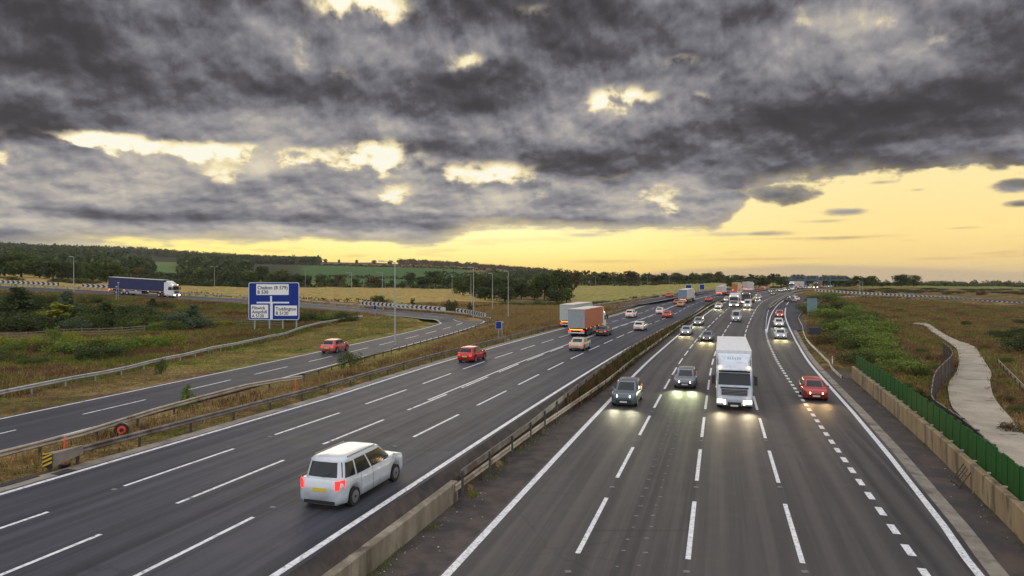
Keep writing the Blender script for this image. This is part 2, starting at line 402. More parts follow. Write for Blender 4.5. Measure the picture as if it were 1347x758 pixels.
def asphalt_bd(base, dark, light, scale=1.0, lanes=None):
    def bd(t, b):
        v = obco(t)
        big = t.noise(v, 0.06, 3, 0.5)
        mid = t.noise(v, 0.8, 5, 0.6)
        fine = t.noise(v, 38.0, 3, 0.8)
        c = t.mix(t.sstep(big, 0.4, 0.6), dark, base)
        c = t.mix(t.mul(t.sstep(mid, 0.45, 0.75), 0.35), c, light)
        c = t.mix(t.mul(t.sstep(t.noise(v, 14.0, 4, 0.8), 0.45, 0.7), 0.4), c, dark)
        c = t.mix(t.mul(t.sstep(fine, 0.5, 0.7), 0.5), c, light)
        # wheel tracks and oil lines follow the lanes (attribute = lane coordinate)
        at_ = t.new('ShaderNodeAttribute'); at_.attribute_name = 'lane'
        fr = t.m('FRACT', at_.outputs['Fac'])
        sy0 = t.new('ShaderNodeSeparateXYZ'); t.l.new(v, sy0.inputs[0])
        tr = t.m('ABSOLUTE', t.sub(t.m('ABSOLUTE', t.sub(fr, 0.5)), 0.23))
        trk = t.sstep(t.add(tr, t.mul(t.sub(mid, 0.5), 0.08)), 0.14, 0.02)
        oil = t.sstep(t.m('ABSOLUTE', t.sub(fr, 0.5)), 0.10, 0.0)
        c = t.mix(t.mul(trk, 0.55), c, light)
        c = t.mix(t.mul(oil, 0.60), c, dark)
        # long streaks of wear along the lanes
        st = t.noise(t.xyz(t.mul(at_.outputs['Fac'], 9.0), t.mul(sy0.outputs[1], .035), 2.0), 1.0, 5, .6)
        c = t.mix(t.mul(t.sstep(st, .46, .66), .75), c, light)
        c = t.mix(t.mul(t.sstep(st, .50, .34), .65), c, dark)
        # each lane laid and worn on its own
        wn = t.new('ShaderNodeTexWhiteNoise', noise_dimensions='1D'); t.l.new(t.m('FLOOR', at_.outputs['Fac']), wn.inputs['W'])
        c = t.mix(t.mul(wn.outputs['Value'], 0.35), c, light)
        # transverse joints and patches
        sy = t.new('ShaderNodeSeparateXYZ'); t.l.new(v, sy.inputs[0])
        j = t.m('FRACT', t.mul(t.add(sy.outputs[1], t.mul(t.m('FLOOR', at_.outputs['Fac']), 17.3)), 1 / 83.0))
        c = t.mix(t.mul(t.sstep(t.m('ABSOLUTE', t.sub(j, 0.5)), 0.0012, 0.0004), 0.5), c, (0.012, 0.012, 0.013))
        # fine cracks
        mu = t.new('ShaderNodeTexVoronoi', feature='DISTANCE_TO_EDGE'); mu.inputs['Scale'].default_value = 0.22
        dv = t.new('ShaderNodeVectorMath', operation='ADD'); t.l.new(v, dv.inputs[0]); t.l.new(t.noise(v, 0.7, 4, 0.6, out=1), dv.inputs[1]); t.l.new(dv.outputs[0], mu.inputs['Vector'])
        ck = t.mul(t.sstep(mu.outputs[0], 0.010, 0.003), t.sstep(big, 0.5, 0.6))
        c = t.mix(t.mul(ck, 0.45), c, (0.012, 0.012, 0.013))
        t.l.new(c, b.inputs['Base Color'])
        t.l.new(t.lin(mid, 0.3, 0.7, 0.60, 0.68), b.inputs['Roughness'])
        setbump(t, b, fine, 0.35, 0.01)
    return bd
M_ASPH = pmat('asphalt_main', (.05,.05,.055), .6, 0, .22, asphalt_bd((.032,.034,.045), (.018,.019,.026), (.060,.061,.075)))
M_ASPH_W = pmat('asphalt_towards', (.05,.05,.055), .6, 0, .36, asphalt_bd((.040,.036,.037), (.022,.020,.022), (.076,.067,.062)))
M_ASPH_S = pmat('asphalt_slip', (.06,.06,.065), .7, 0, .12, asphalt_bd((.046,.046,.056), (.036,.036,.045), (.060,.060,.068)))
M_DIRT = mottled('strip_dirt', (.046,.038,.033), (.080,.064,.054), 1.3, .9, c3=(.032,.030,.030), s3=.5)
M_PAINT = mottled('road_paint', (.58,.58,.58), (.72,.72,.72), 3.0, .6, bump=.2, c3=(.26,.26,.27), s3=9.0)
M_CONC = mottled('concrete_weathered', (.17,.145,.10), (.30,.26,.19), 1.2, .85, c3=(.075,.062,.045), s3=.9, stretch=(1, 1, .35))
M_CONC_L = mottled('concrete_pale', (.36,.32,.25), (.48,.43,.34), .5, .85, c3=(.24,.21,.165), s3=.35)
M_CHAN = mottled('channel_concrete', (.17,.15,.12), (.26,.235,.19), 1.0, .85, c3=(.10,.085,.07), s3=.6)

# ------------------------------------------------------------------ strips that follow a carriageway
YS = np.concatenate([np.arange(-20, 60, 1.5), np.arange(60, 200, 3.0), np.arange(200, 900, 8.0)])
def strip(name, xa, xb, zf, ys=YS, mat=None, lift=0.0, lane=None, na=1, parent=None, kind='structure', za=None, zb=None):
    """surface between x = xa(y) and x = xb(y)"""
    ys = np.asarray(ys, float); A, B = xa(ys), xb(ys)
    V = []; L = []
    for j in range(na + 1):
        w = j / na
        zz = zf(ys) if za is None else za(ys) * (1 - w) + zb(ys) * w
        V.append(np.stack([A * (1 - w) + B * w, ys, zz + lift], 1))
        if lane is not None: L.append(lane(ys, A * (1 - w) + B * w))
    V = np.stack(V, 1).reshape(-1, 3); n = len(ys); k = na + 1
    F = np.array([(i*k+j, i*k+j+1, (i+1)*k+j+1, (i+1)*k+j) for i in range(n-1) for j in range(na)])
    me = npmesh(name, V, F, mat)
    if lane is not None:
        a = me.attributes.new('lane', 'FLOAT', 'POINT'); a.data.foreach_set('value', np.stack(L, 1).ravel().astype(np.float32))
    o = bpy.data.objects.new(name, me); link(o, parent)
    if kind: o['kind'] = kind
    return o
# carriageway coming towards us
strip('carriageway_towards', lambda y: xR(y) - 0.25, lambda y: xR(y) + oR(y) + 0.35, zR, mat=M_ASPH_W, na=6, lane=lambda y, x: (x - xR(y)) / SR)
strip('carriageway_away', lambda y: xL(y) + oL(y) - 0.3, lambda y: xL(y) + 0.3, zL, mat=M_ASPH, na=6, lane=lambda y, x: (x - xL(y)) / sL(y) + 40)
# edge strips
strip('edge_channel_away', lambda y: xL(y) + oL(y) - 1.05, lambda y: xL(y) + oL(y) - 0.3, zL, mat=M_CHAN, lift=-0.004, na=2)
strip('edge_channel_towards', lambda y: xR(y) + oR(y) + 0.35, lambda y: xR(y) + oR(y) + 0.95, zR, ys=YS[YS < 215], mat=M_CHAN, lift=-0.004, na=2)
MEDX = lambda y: np.where(y < 27.6, xR(y) - 2.79, (xR(y) - 2.75) * (1 - smst_(y, 27, 52)) + (xL(y) + 1.0) * smst_(y, 27, 52))
def smst_(x, a, b): t_ = np.clip((x - a) / (b - a), 0, 1); return t_ * t_ * (3 - 2 * t_)
MEDZ = lambda y: .80 + (zL(y) - .12 - .80) * smst_(y, 40, 75)
FOOTX = lambda y: np.where(y < 27.6, xR(y) - 2.6, (xR(y) - 2.5) * (1 - smst_(y, 34, 60)) + (xR(y) - 1.35) * smst_(y, 34, 60))
YM = np.concatenate([np.arange(-20, 27.6, 1.5), [27.55, 27.6], np.arange(29, 60, 1.5), YS[YS >= 60]])
strip('median_strip_away', lambda y: xL(y) + 0.3, MEDX, None, ys=YM, mat=M_DIRT, na=2, za=lambda y: zL(y) - .004, zb=MEDZ)
M_BANK = mottled('bank_soil', (.040,.036,.020), (.068,.050,.032), 1.6, .95)
strip('median_bank', MEDX, FOOTX, None, ys=YM[YM >= 27.6], mat=M_BANK, na=2, za=MEDZ, zb=lambda y: zR(y) + .02)
strip('median_strip_towards', FOOTX, lambda y: xR(y) - 0.25, None, ys=YM, mat=M_DIRT, na=3, za=lambda y: zR(y) + .02, zb=lambda y: zR(y) - .004)
WALL_OFF = lambda y: xR(y) + oR(y) + np.interp(y, [20, 40, 60, 75], [2.3, 2.6, 2.75, 2.8])
M_VERGE_T = mottled('verge_tarmac', (.036,.033,.033), (.060,.050,.044), .8, .9, c3=(.085,.062,.048), s3=.45)
strip('verge_tarmac', lambda y: xR(y) + oR(y) + 0.95, lambda y: WALL_OFF(y) + .35, zR, ys=YS[YS < 72], mat=M_VERGE_T, lift=-0.01, na=3)
# slip lane that joins from the right (its own pavement beyond the nose)
def slipR_pts():
    a = [(128,57.2,60.0),]
    P = [(1022.5,424),(1022,412),(1026,401.5)]
    c = [at(1024.5,424,0.1)]*0
    pts = []
    for q in [(1027.5,434),(1023.8,421),(1024.5,410),(1028.5,401.5),(1036,395.3),(1047,391.5)]: pts.append(on(*q, PR))
    for p in [(1062,389.9,242),(1085,389.6,250),(1120,390.6,252),(1180,393.8,243),(1260,400,225),(1347,408,205),(1450,419,180)]:
        pts.append(at(*p))
    return pts
SLIPR = polyline(slipR_pts(), 4.0)
def ribbon(name, path, prof_u, mat, lift=0.0, kind='structure', parent=None, lane_w=None):
    mb_v, mb_f = [], []; L = []
    m = len(prof_u); N = len(path)
    for i, p in enumerate(path):
        a, b = path[max(i-1, 0)], path[min(i+1, N-1)]; t = b - a; t.z = 0; t.normalize(); sd = Vector((t.y, -t.x, 0))
        for u in prof_u: mb_v.append(tuple(p + sd * u + Vector((0, 0, lift)))); L.append(u / (lane_w or 3.7) + 80.5)
    for i in range(N-1):
        for j in range(m-1): mb_f.append((i*m+j, i*m+j+1, (i+1)*m+j+1, (i+1)*m+j))
    o = meshobj(name, mb_v, mb_f, mat, parent, kind=kind)
    a = o.data.attributes.new('lane', 'FLOAT', 'POINT'); a.data.foreach_set('value', L)
    return o
_o = ribbon('slip_road_joining', SLIPR, (-3.0, 0, 2.6, 4.9), M_ASPH_S, lift=0.004)
for _v in _o.data.vertices:
    _w = min(1.0, max(0.0, (_v.co.y - 236) / 24)); _v.co.z = (float(zR(_v.co.y)) + .006) * (1 - _w) + _v.co.z * _w
# slip road on the left: straight, then a climbing loop back to the left
SL_IN = [Vector(p) for p in [(-41,-20,1.27),(-37.2,0,1.27),(-33.4,20,1.27),(-29.8,38,1.27),(-27.3,50,1.27),(-22.2,75,1.27),(-17.3,100,1.32),(-14.6,114,1.45),(-13.5,121,1.6)]] + \
        [at(577,425,124.3), at(571,421,126.5), at(555,419.5,128.5), at(520,415.5,133), at(460,410.7,138), at(400,406.8,141.5), at(324.6,401.6,145), at(211,393.7,148), at(100,387,150), at(0,382,152), at(-200,372,156), at(-500,360,160)]
SL_OUT = [Vector(p) for p in [(-33.0,-20,1.27),(-29.3,0,1.27),(-25.5,20,1.27),(-21.9,38,1.27),(-19.4,50,1.27),(-14.3,75,1.27),(-9.2,100,1.32),(-6.2,117,1.45),(-5.0,128,1.6)]] + \
         [at(629,421.5,134), at(613.6,417.5,139.5), at(602.5,415.8,142), at(571,412.5,144.5), at(520,408.6,146), at(460,404,150), at(400,399,154), at(324.6,393.8,158), at(211,387,162), at(100,380.8,165), at(0,376,168), at(-200,366,172), at(-500,353,176)]
NSL = 200
sa, sb = cr_n(SL_IN, NSL), cr_n(SL_OUT, NSL)
def pair_ribbon(name, A, B, u0, u1, mat, lift=0.0, i0=0, i1=None, na=1, kind='structure', parent=None):
    A, B = A[i0:i1], B[i0:i1]; V, F, L = [], [], []
    for a, b in zip(A, B):
        d = (b - a); w = d.length; d = d / w
        for j in range(na + 1):
            ua = u0 if u0 >= 0 else w + u0
            ub = u1 if u1 > 0 else w + u1
            u = ua + (ub - ua) * j / na
            V.append(tuple(a + d * u + Vector((0, 0, lift)))); L.append(u / w * 2 + 60)
    k = na + 1
    for i in range(len(A) - 1):
        for j in range(na): F.append((i*k+j, i*k+j+1, (i+1)*k+j+1, (i+1)*k+j))
    o = meshobj(name, V, F, mat, parent, kind=kind)
    a = o.data.attributes.new('lane', 'FLOAT', 'POINT'); a.data.foreach_set('value', L)
    return o
pair_ribbon('slip_road_climbing', sa, sb, 0.0, 0.0, M_ASPH_S, na=4)
# narrower road that runs beside the far end of the away carriageway
PARA = polyline([at(800,404.5,172), at(846,397.5,192), at(887,390,222), at(905,387.5,245), at(930,384.5,280), at(955,381.8,320), at(985,379.8,370)], 6)
ribbon('slip_road_leaving', PARA, (-3.2, 0, 3.2), M_ASPH_S, lift=0.02)

# markings
def paint(name, segs, kind='structure'):
    """segs: list of (path of points, width)"""
    V, F = [], []
    for path, w in segs:
        n0 = len(V); N = len(path)
        for i, p in enumerate(path):
            a, b = path[max(i-1, 0)], path[min(i+1, N-1)]; t = b - a; t.z = 0; t.normalize(); sd = Vector((t.y, -t.x, 0)) * (w / 2)
            V += [tuple(p - sd), tuple(p + sd)]
        for i in range(N-1): F.append((n0+2*i, n0+2*i+1, n0+2*i+3, n0+2*i+2))
    return meshobj(name, V, F, M_PAINT, kind=kind)
def lanepath(xf, zf, y0, y1, st=3.0, lift=.006):
    n = max(2, int((y1 - y0) / st) + 1)
    return [Vector((float(xf(y)), y, float(zf(y)) + lift)) for y in np.linspace(y0, y1, n)]
segs = []
segs.append((lanepath(lambda y: xR(y), zR, -15, 600), .28))
def dashes(xf, zf, y0, y1, on_, mod, ph, w=.15):
    s = 0.0; y = y0; out = []
    k = ph
    while True:
        sl = float(xf(y + 1) - xf(y)); c = 1 / math.sqrt(1 + sl * sl)
        ya = y + (k) * c; yb = ya + on_ * c
        if ya > y1: break
        out.append((lanepath(xf, zf, ya, yb, 3.0), w)); y = ya + mod * c; k = 0
    return out
# phases measured from the photograph
segs += dashes(lambda y: xR(y) + SR, zR, 22.15, 420, 6, 9, 0, .17)
segs += dashes(lambda y: xR(y) + 2 * SR, zR, 4.5, 420, 6, 9, 0, .17)
segs += dashes(lambda y: xR(y) + 3 * SR, zR, 4.2, 420, 6, 9, 0, .17)
# near part of each: continue towards the bridge
segs += dashes(lambda y: xR(y) + SR, zR, 22.15 - 8.58 * 3, 20, 6, 9, 0, .17)
segs += dashes(lambda y: xR(y) + 4 * SR + np.interp(y, [90, 150], [0, -.4]), zR, 10.5, 118, 1.0, 2.0, 0, .26)
segs.append((lanepath(lambda y: xR(y) + 4 * SR + np.interp(y, [90, 150], [0, -.4]), zR, 118, 520), .22))
segs.append((lanepath(lambda y: xR(y) + oR(y), zR, -15, 92), .26))
up6 = lambda P: [p + Vector((0, 0, .03)) for p in P]
segs.append((up6(polyline([Vector((float(xR(92) + oR(92)), 92, float(zR(92)))), on(1044.7,444.5,PR), on(1034,421,PR), on(1033,408.6,PR), on(1037,398,PR), on(1050,391.8,PR), at(1072,389.9,245)], 3)), .24))
segs.append((up6(polyline([on(1008.5,438,PR), on(1011,426,PR), on(1015,413,PR), on(1023.6,401,PR), on(1034,394,PR), on(1046,390.4,PR)], 3)), .22))
off = lambda path, u, l=.012: [p + Vector(((b - a).normalized().y, -(b - a).normalized().x, 0)) * u + Vector((0, 0, l)) for p, a, b in zip(path, [path[0]] + path[:-1], path[1:] + [path[-1]])]
paint('lane_markings_towards', segs)
segs = []
segs.append((lanepath(lambda y: xL(y), zL, -15, 600), .24))
segs.append((lanepath(lambda y: xL(y) + oL(y), zL, -15, 600), .24))
for k, y0 in ((1, 7.7), (2, 6.2), (3, 8.2)):
    segs += dashes(lambda y, k=k: xL(y) - k * sL(y), zL, y0, 420, 6, 9, 0, .16)
segs.append((lanepath(lambda y: xL(y) - 2 * sL(y) - .32, zL, 44, 420), .16))
paint('lane_markings_away', segs)
segs = []
mid = [a.lerp(b, .5) + Vector((0, 0, .006)) for a, b in zip(sa, sb)]
segs.append(([a.lerp(b, .045) + Vector((0, 0, .006)) for a, b in zip(sa, sb)], .2))
segs.append(([a.lerp(b, .955) + Vector((0, 0, .006)) for a, b in zip(sa, sb)], .2))
dist = 0.0; cur = []; mids = []
M2 = []
for a, b in zip(mid[:-1], mid[1:]):
    L_ = (b - a).length; n = max(1, int(L_ / .5))
    for i in range(n): M2.append(a.lerp(b, i / n))
dist = 0
for a, b in zip(M2[:-1], M2[1:]):
    if (dist + 3.4) % 9 < 6: cur.append(a)
    else:
        if len(cur) > 2: segs.append((cur, .15))
        cur = []
    dist += (b - a).length
paint('lane_markings_slip_road', segs)
segs = [(off(PARA, -2.8, .03), .2), (off(PARA, 2.8, .03), .2)]
paint('lane_markings_leaving_road', segs)

# road studs: one sheet of small pads on the surface
mb = MB()
for k in (1, 2, 3):
    for yy in np.arange(7.5, 120, 8.58): 
        for (xf, zf, s, o) in ((xR, zR, SR, 22.15 - 8.58 * 2 - 1.4), (xL, zL, None, 4.8 + k)):
            y = yy + o - 7.5
            if y < 6: continue
            x = float(xf(y)) + (k * SR if s else -k * float(sL(y)))
            mb.box((x, y, float(zf(y)) + .012), (.22, .14, .03), 0, .7)
for i, yy in enumerate(np.arange(20, 62, 1.15)):       # old stud pads down the second lane
    for s in (-.34, .34):
        x = float(xR(yy)) + 1.5 * SR + s + random.uniform(-.05, .05)
        mb.box((x, yy + random.uniform(-.1, .1), .004), (random.uniform(.1, .2), random.uniform(.06, .1), .012), 0, .8)
mb.build('road_studs', pmat('stud_worn', (.15,.15,.14), .7), kind='structure')

# ------------------------------------------------------------------ terrain
CP = [  # (photo column, photo row, metres ahead): ground seen there
 (0,450,85),(0,475,66),(0,400,135),(150,400,133),(300,412,130),(300,428,112),(450,422,124),(480,440,98),(400,455,86),(230,450,88),(60,430,114),
 (0,371,205),(230,383,190),(460,395,180),(640,402,195),(250,388.5,185),(-150,370,200),
 (230,378.5,430),(460,378.5,420),(620,381,400),(300,382,300),(500,386,280),(620,392,260),(100,369,330),(0,363,330),(-150,360,330),
 (160,368,480),(0,356,450),(300,374,520),(500,375,520),(640,378,500),(200,360,800),(420,353,1000),(540,355,1000),(450,347,1500),(620,352,1500),(340,348,1400),
 (100,330,2000),(180,331,2100),(0,328,1900),(-200,325,1900),(300,341,1950),(400,345,1900),(500,346,2000),(580,350,1950),(700,359,1900),(780,364,1800),(900,368,1500),(1040,370.5,1500),(1200,374,1300),(1347,375,1300),(1500,375,1400),
 (690,398,235),(740,402,225),(760,392,300),(850,384,360),(940,377,480),(760,379,480),(840,376.5,600),(940,372.5,600),(880,371,800),(1000,373,620),
 (1150,379,330),(1250,378,420),(1347,379,420),(1200,376,600),(1347,378.5,600),(1450,379,400),(1347,376.5,900),(1200,375.5,900),(1100,375,500),
 (1130,388.5,256),(1200,391,246),(1270,396.5,232),(1347,402.5,214),(1450,411,190),(1150,396,200),(1250,404,185),(1347,412,168),(1100,396,190),
]
CPW = [(-45,10,1.3),(-60,40,1.3),(-120,60,1.5),(-200,100,3.0),(-55,55,1.3),(-35,48,1.35),(-80,30,1.4),(-38,80,1.5),(-300,30,3),(-600,200,18),(-700,900,45),(-1200,600,60),(-1500,1800,110),(-2600,2600,120),(0,3200,40),(-900,2600,95),(-3500,600,60),(-3500,4500,60),(600,3500,12),(3500,4500,5),(3500,600,3),
 (0,60,1.1),(10,90,1.25),(-8,40,1.1),(-22,10,1.1),(-4,110,1.3),(8,140,1.2),(18,165,1.6),(-14,100,1.2),
 (30,45,.2),(40,30,.15),(38,60,.2),(60,60,.1),(50,80,.2),(60,100,.5),(75,130,.7),(45,20,.1),(90,100,.1),(100,130,.1),(70,90,.2),(130,150,.2),(120,110,.2),(160,130,.4),(200,160,.6),(90,170,1.6),(100,60,.3),(200,60,1),(110,185,2.0),(250,250,4),(300,100,2),(35,-20,.1),(800,500,4),(600,1100,3),(-60,-40,1.3),(0,-50,0.4),(150,-40,.5),(-400,-50,3),(400,-50,2),(2500,2600,5)]
_c = [tuple(at(*p)) for p in CP] + CPW
_c = np.array(_c)
def _phi(r): return np.sqrt(r * r + 12.0 ** 2)
_A = _phi(np.hypot(_c[:, None, 0] - _c[None, :, 0], _c[:, None, 1] - _c[None, :, 1])) - 0.0
_n = len(_c); _M = np.zeros((_n + 3, _n + 3)); _M[:_n, :_n] = _A - np.eye(_n) * 1.5
_M[:_n, _n] = 1; _M[:_n, _n+1:] = _c[:, :2]; _M[_n, :_n] = 1; _M[_n+1:, :_n] = _c[:, :2].T
_w = np.linalg.solve(_M, np.concatenate([_c[:, 2], np.zeros(3)]))
def base_z(x, y):
    x = np.asarray(x, float); y = np.asarray(y, float); out = np.zeros(x.shape); xf, yf, of = x.ravel(), y.ravel(), out.ravel()
    for i in range(0, len(xf), 20000):
        a, b = xf[i:i+20000], yf[i:i+20000]
        of[i:i+20000] = _phi(np.hypot(a[:, None] - _c[None, :, 0], b[:, None] - _c[None, :, 1])) @ _w[:_n] + _w[_n] + a * _w[_n+1] + b * _w[_n+2]
    return of.reshape(x.shape)
def axis(lo, hi, a, b, fine, g):
    out = list(np.arange(a, b, fine)); s = fine; v = out[-1]
    while v < hi: s *= g; v += s; out.append(v)
    s = fine; v = a; pre = []
    while v > lo: s *= g; v -= s; pre.append(v)
    return np.array(pre[::-1] + out)
GX = axis(-5000, 5000, -105, 125, 1.25, 1.06)
GY = axis(-80, 6500, 4, 215, 1.25, 1.045)
XX, YY = np.meshgrid(GX, GY)
ZZ = base_z(XX, YY)
def smst(x, a, b):
    t = np.clip((x - a) / (b - a), 0, 1); return t * t * (3 - 2 * t)
def near_path(P, half, reach, drop, m, zoff=0.0):
    """pull the ground to a road given as (point, halfwidth)"""
    global ZZ
    P = np.array(P); idx = np.where(m.ravel())[0]; X, Y = XX.ravel()[idx], YY.ravel()[idx]; Z = ZZ.ravel()
    for i in range(0, len(idx), 20000):
        a, b = X[i:i+20000], Y[i:i+20000]
        D = np.hypot(a[:, None] - P[None, :, 0], b[:, None] - P[None, :, 1]); k = D.argmin(1); d = D[np.arange(len(a)), k] - half[k]
        rz = P[k, 2] + zoff
        w = 1 - smst(d, 0.5, reach)
        z = Z[idx[i:i+20000]] * (1 - w) + (rz - 0.06) * w
        z = np.where(d < 0.3, rz - drop, z)
        Z[idx[i:i+20000]] = z
    ZZ = Z.reshape(XX.shape)
# gentle unevenness
def lump(x, y, s, seed):
    r = np.random.default_rng(seed); out = 0
    for k in range(7):
        a = r.uniform(0, 2 * np.pi); f = r.uniform(.6, 1.7) / s
        out = out + np.sin((x * np.cos(a) + y * np.sin(a)) * f * 2 * np.pi + r.uniform(0, 6.3))
    return out / 7
ZZ += lump(XX, YY, 9, 3) * .22 + lump(XX, YY, 26, 5) * .35 * np.clip(YY / 200, .2, 3)
ml = np.array([(*a.lerp(b, .5),) for a, b in zip(sa, sb)]); hl = np.array([(b - a).length / 2 for a, b in zip(sa, sb)])
near_path(ml, hl, 9.0, .10, (XX < 40) & (XX > -560) & (YY < 300))
near_path([tuple(p) for p in SLIPR], np.full(len(SLIPR), 5.5), 9.0, .3, (YY > 105) & (YY < 330) & (XX > 40) & (XX < 460))
near_path([tuple(p) for p in PARA], np.full(len(PARA), 3.4), 7.0, .3, (YY > 140) & (YY < 420))
# concrete track
TR_L = [(1200,426.5),(1215,428),(1226,436.6),(1254,455),(1261,468),(1259.5,486.5),(1248,505),(1249,523.5),(1254,538),(1276,558.5),(1300,585),(1330,640),(1370,720)]
TR_R = [(1219,424.6),(1231,430),(1241,438.5),(1259,447.7),(1283.5,452),(1289,465),(1296,477),(1304,490),(1303,503),(1309,525),(1335,557),(1370,600),(1430,680)]
def flat(px, py, z): d = (EYE - z) * FPX / (py - HZ); return Vector(((px - CX) * d / FPX, d, z))
trl = cr_n([flat(*p, .2) for p in TR_L], 60)
trr = cr_n([flat(*p, .2) for p in [(1203,424.2),(1219,425.2),(1241,438.5),(1259,447.7),(1280,455),(1289,466),(1296,477),(1304,490),(1303,503),(1309,525),(1335,557),(1370,600),(1430,680)]], 60)
near_path([tuple(a.lerp(b, .5)) for a, b in zip(trl, trr)], np.array([(a - b).length / 2 + .8 for a, b in zip(trl, trr)]), 7.0, .14, (XX > 10) & (YY < 160) & (XX < 140), -.02)
# motorway corridor
m = (YY < 900)
bl = xL(YY) + oL(YY) - 1.0; br = np.where(YY < 71, WALL_OFF(YY) + .30, xR(YY) + oR(YY) + 1.0)
cosr = .94
dl = (bl - XX) * cosr; dr = (XX - br) * cosr
zl_, zr_ = zL(YY), zR(YY)
wl = 1 - smst(dl, 0.4, 8.0); wr = 1 - smst(dr, 0.4, np.where(YY > 160, 6.0, 8.0))
Z2 = np.where((dl > 0), ZZ * (1 - wl) + (zl_ - .05) * wl, ZZ); Z2 = np.where(dr > 0, Z2 * (1 - wr) + (zr_ - .04) * wr, Z2)
ins = (dl <= 0) & (dr <= 0)
Z2 = np.where(ins, np.where(XX < xL(YY) + .5, zl_ - .45, zr_ - .45), Z2)
# the joining slip keeps its own bed next to the corridor
ZZ = np.where(m, Z2, ZZ)
near_path([tuple(p) for p in SLIPR[6:]], np.full(len(SLIPR) - 6, 5.0), 2.5, .3, (YY > 120) & (YY < 330) & (XX > 50) & (XX < 460))
def zt(x, y):
    x = np.asarray(x, float); y = np.asarray(y, float)
    i = np.clip(np.searchsorted(GX, x) - 1, 0, len(GX) - 2); j = np.clip(np.searchsorted(GY, y) - 1, 0, len(GY) - 2)
    u = np.clip((x - GX[i]) / (GX[i+1] - GX[i]), 0, 1); v = np.clip((y - GY[j]) / (GY[j+1] - GY[j]), 0, 1)
    return ZZ[j, i]*(1-u)*(1-v) + ZZ[j, i+1]*u*(1-v) + ZZ[j+1, i]*(1-u)*v + ZZ[j+1, i+1]*u*v
def hit(px, py, dmax=3000, d0=12):               # where a line of sight first meets the ground
    ds = d0 * np.exp(np.linspace(0, math.log(dmax / d0), 1500)); x = (px - CX) * ds / FPX; z = EYE - (py - HZ) * ds / FPX
    g = zt(x, ds); k = np.where(z <= g)[0]
    if len(k) == 0: return Vector((x[-1], ds[-1], g[-1]))
    k = k[0]; return Vector((x[k], ds[k], g[k]))
def gz(x, y): return float(zt(x, y))
def drape(x, y, lift=0.0): return Vector((x, y, gz(x, y) + lift))

# land cover: what grows where (albedo)
cov = np.zeros(XX.shape + (3,))
DRYG = np.array((.175, .115, .050)); DRYR = np.array((.120, .070, .038)); GRN = np.array((.105, .120, .026)); STRAW = np.array((.36, .25, .085)); STRAW2 = np.array((.30, .25, .08))
CROP = np.array((.045, .110, .030)); BROWN = np.array((.15, .085, .05)); PAST = np.array((.17, .19, .06)); WOOD = np.array((.03, .036, .014))
n1 = lump(XX, YY, 14, 21); n2 = lump(XX, YY, 5, 22); n3 = lump(XX, YY, 60, 23)
mixf = lambda a, b, f: a * (1 - f[..., None]) + b * f[..., None]
cov[:] = mixf(DRYG, DRYR, smst(n1, -.2, .35)); cov = mixf(cov, GRN, smst(n2 + n1 * .5, -.08, .42) * .8); cov = mixf(cov, np.array((.26, .19, .095)), smst(lump(XX, YY, 17, 61) + .4 * n2, .22, .5) * .8)
def toimg(x, y, z): return CX + x / y * FPX, HZ + (EYE - z) / y * FPX
# strip of greener mown verge beside slip road and infield
ang = np.zeros(XX.shape)
mk = (YY < 135) & (XX < -10) & (XX > -60) & (YY > 60); cov = np.where(mk[..., None], mixf(np.array((.21, .175, .05)) * np.ones_like(cov), GRN, smst(n2, -.2, .4) * .8), cov)
mk = (YY > 172) & (YY < 420) & (XX < 0) & (XX > -560); 
cov = np.where(mk[..., None], mixf(STRAW * np.ones_like(cov), STRAW2, smst(n3, -.3, .4)), cov)
mk = (YY > 205) & (YY < 700) & (XX > 18) & (XX < xL(YY) - 30); cov = np.where(mk[..., None], mixf(np.array((.30, .245, .08)) * np.ones_like(cov), np.array((.24, .25, .075)), smst(n3, -.3, .4)), cov)
mk = (YY > 420) & (YY < 760); cov = np.where((mk & (XX < 10))[..., None], mixf(GRN * np.ones_like(cov) * .7, STRAW * .6, smst(n3, .1, .3)), cov)
th = XX / np.maximum(YY, 1) * FPX + CX
mk = (YY > 560) & (YY < 1220) & (th > 395) & (th < 615); cov = np.where(mk[..., None], CROP * (1 + .15 * n3[..., None]), cov)
mk = (YY > 650) & (YY < 1100) & (th > 165) & (th < 243); cov = np.where(mk[..., None], np.array((.11, .17, .055)) * np.ones_like(cov), cov)
mk = (YY > 1220) & (YY < 1750) & (th > 315) & (th < 760); cov = np.where(mk[..., None], BROWN * (1 + .25 * n3[..., None]), cov)
mk = (YY > 760) & ~((th > 395) & (th < 760) & (YY < 1750)) & ~((YY < 1100) & (th > 165) & (th < 243)) & (th < 1000); cov = np.where(mk[..., None], WOOD * np.ones_like(cov), cov)
mk = (YY > 340) & (YY < 1500) & (th > 1130) ; cov = np.where(mk[..., None], mixf(PAST * np.ones_like(cov), STRAW, smst(n3, .1, .4) * .4), cov)
mk = (YY < 66) & (XX > 20) & (XX < WALL_OFF(YY) + 2.5); cov = np.where(mk[..., None], np.array((.075, .058, .045)) * np.ones_like(cov), cov)
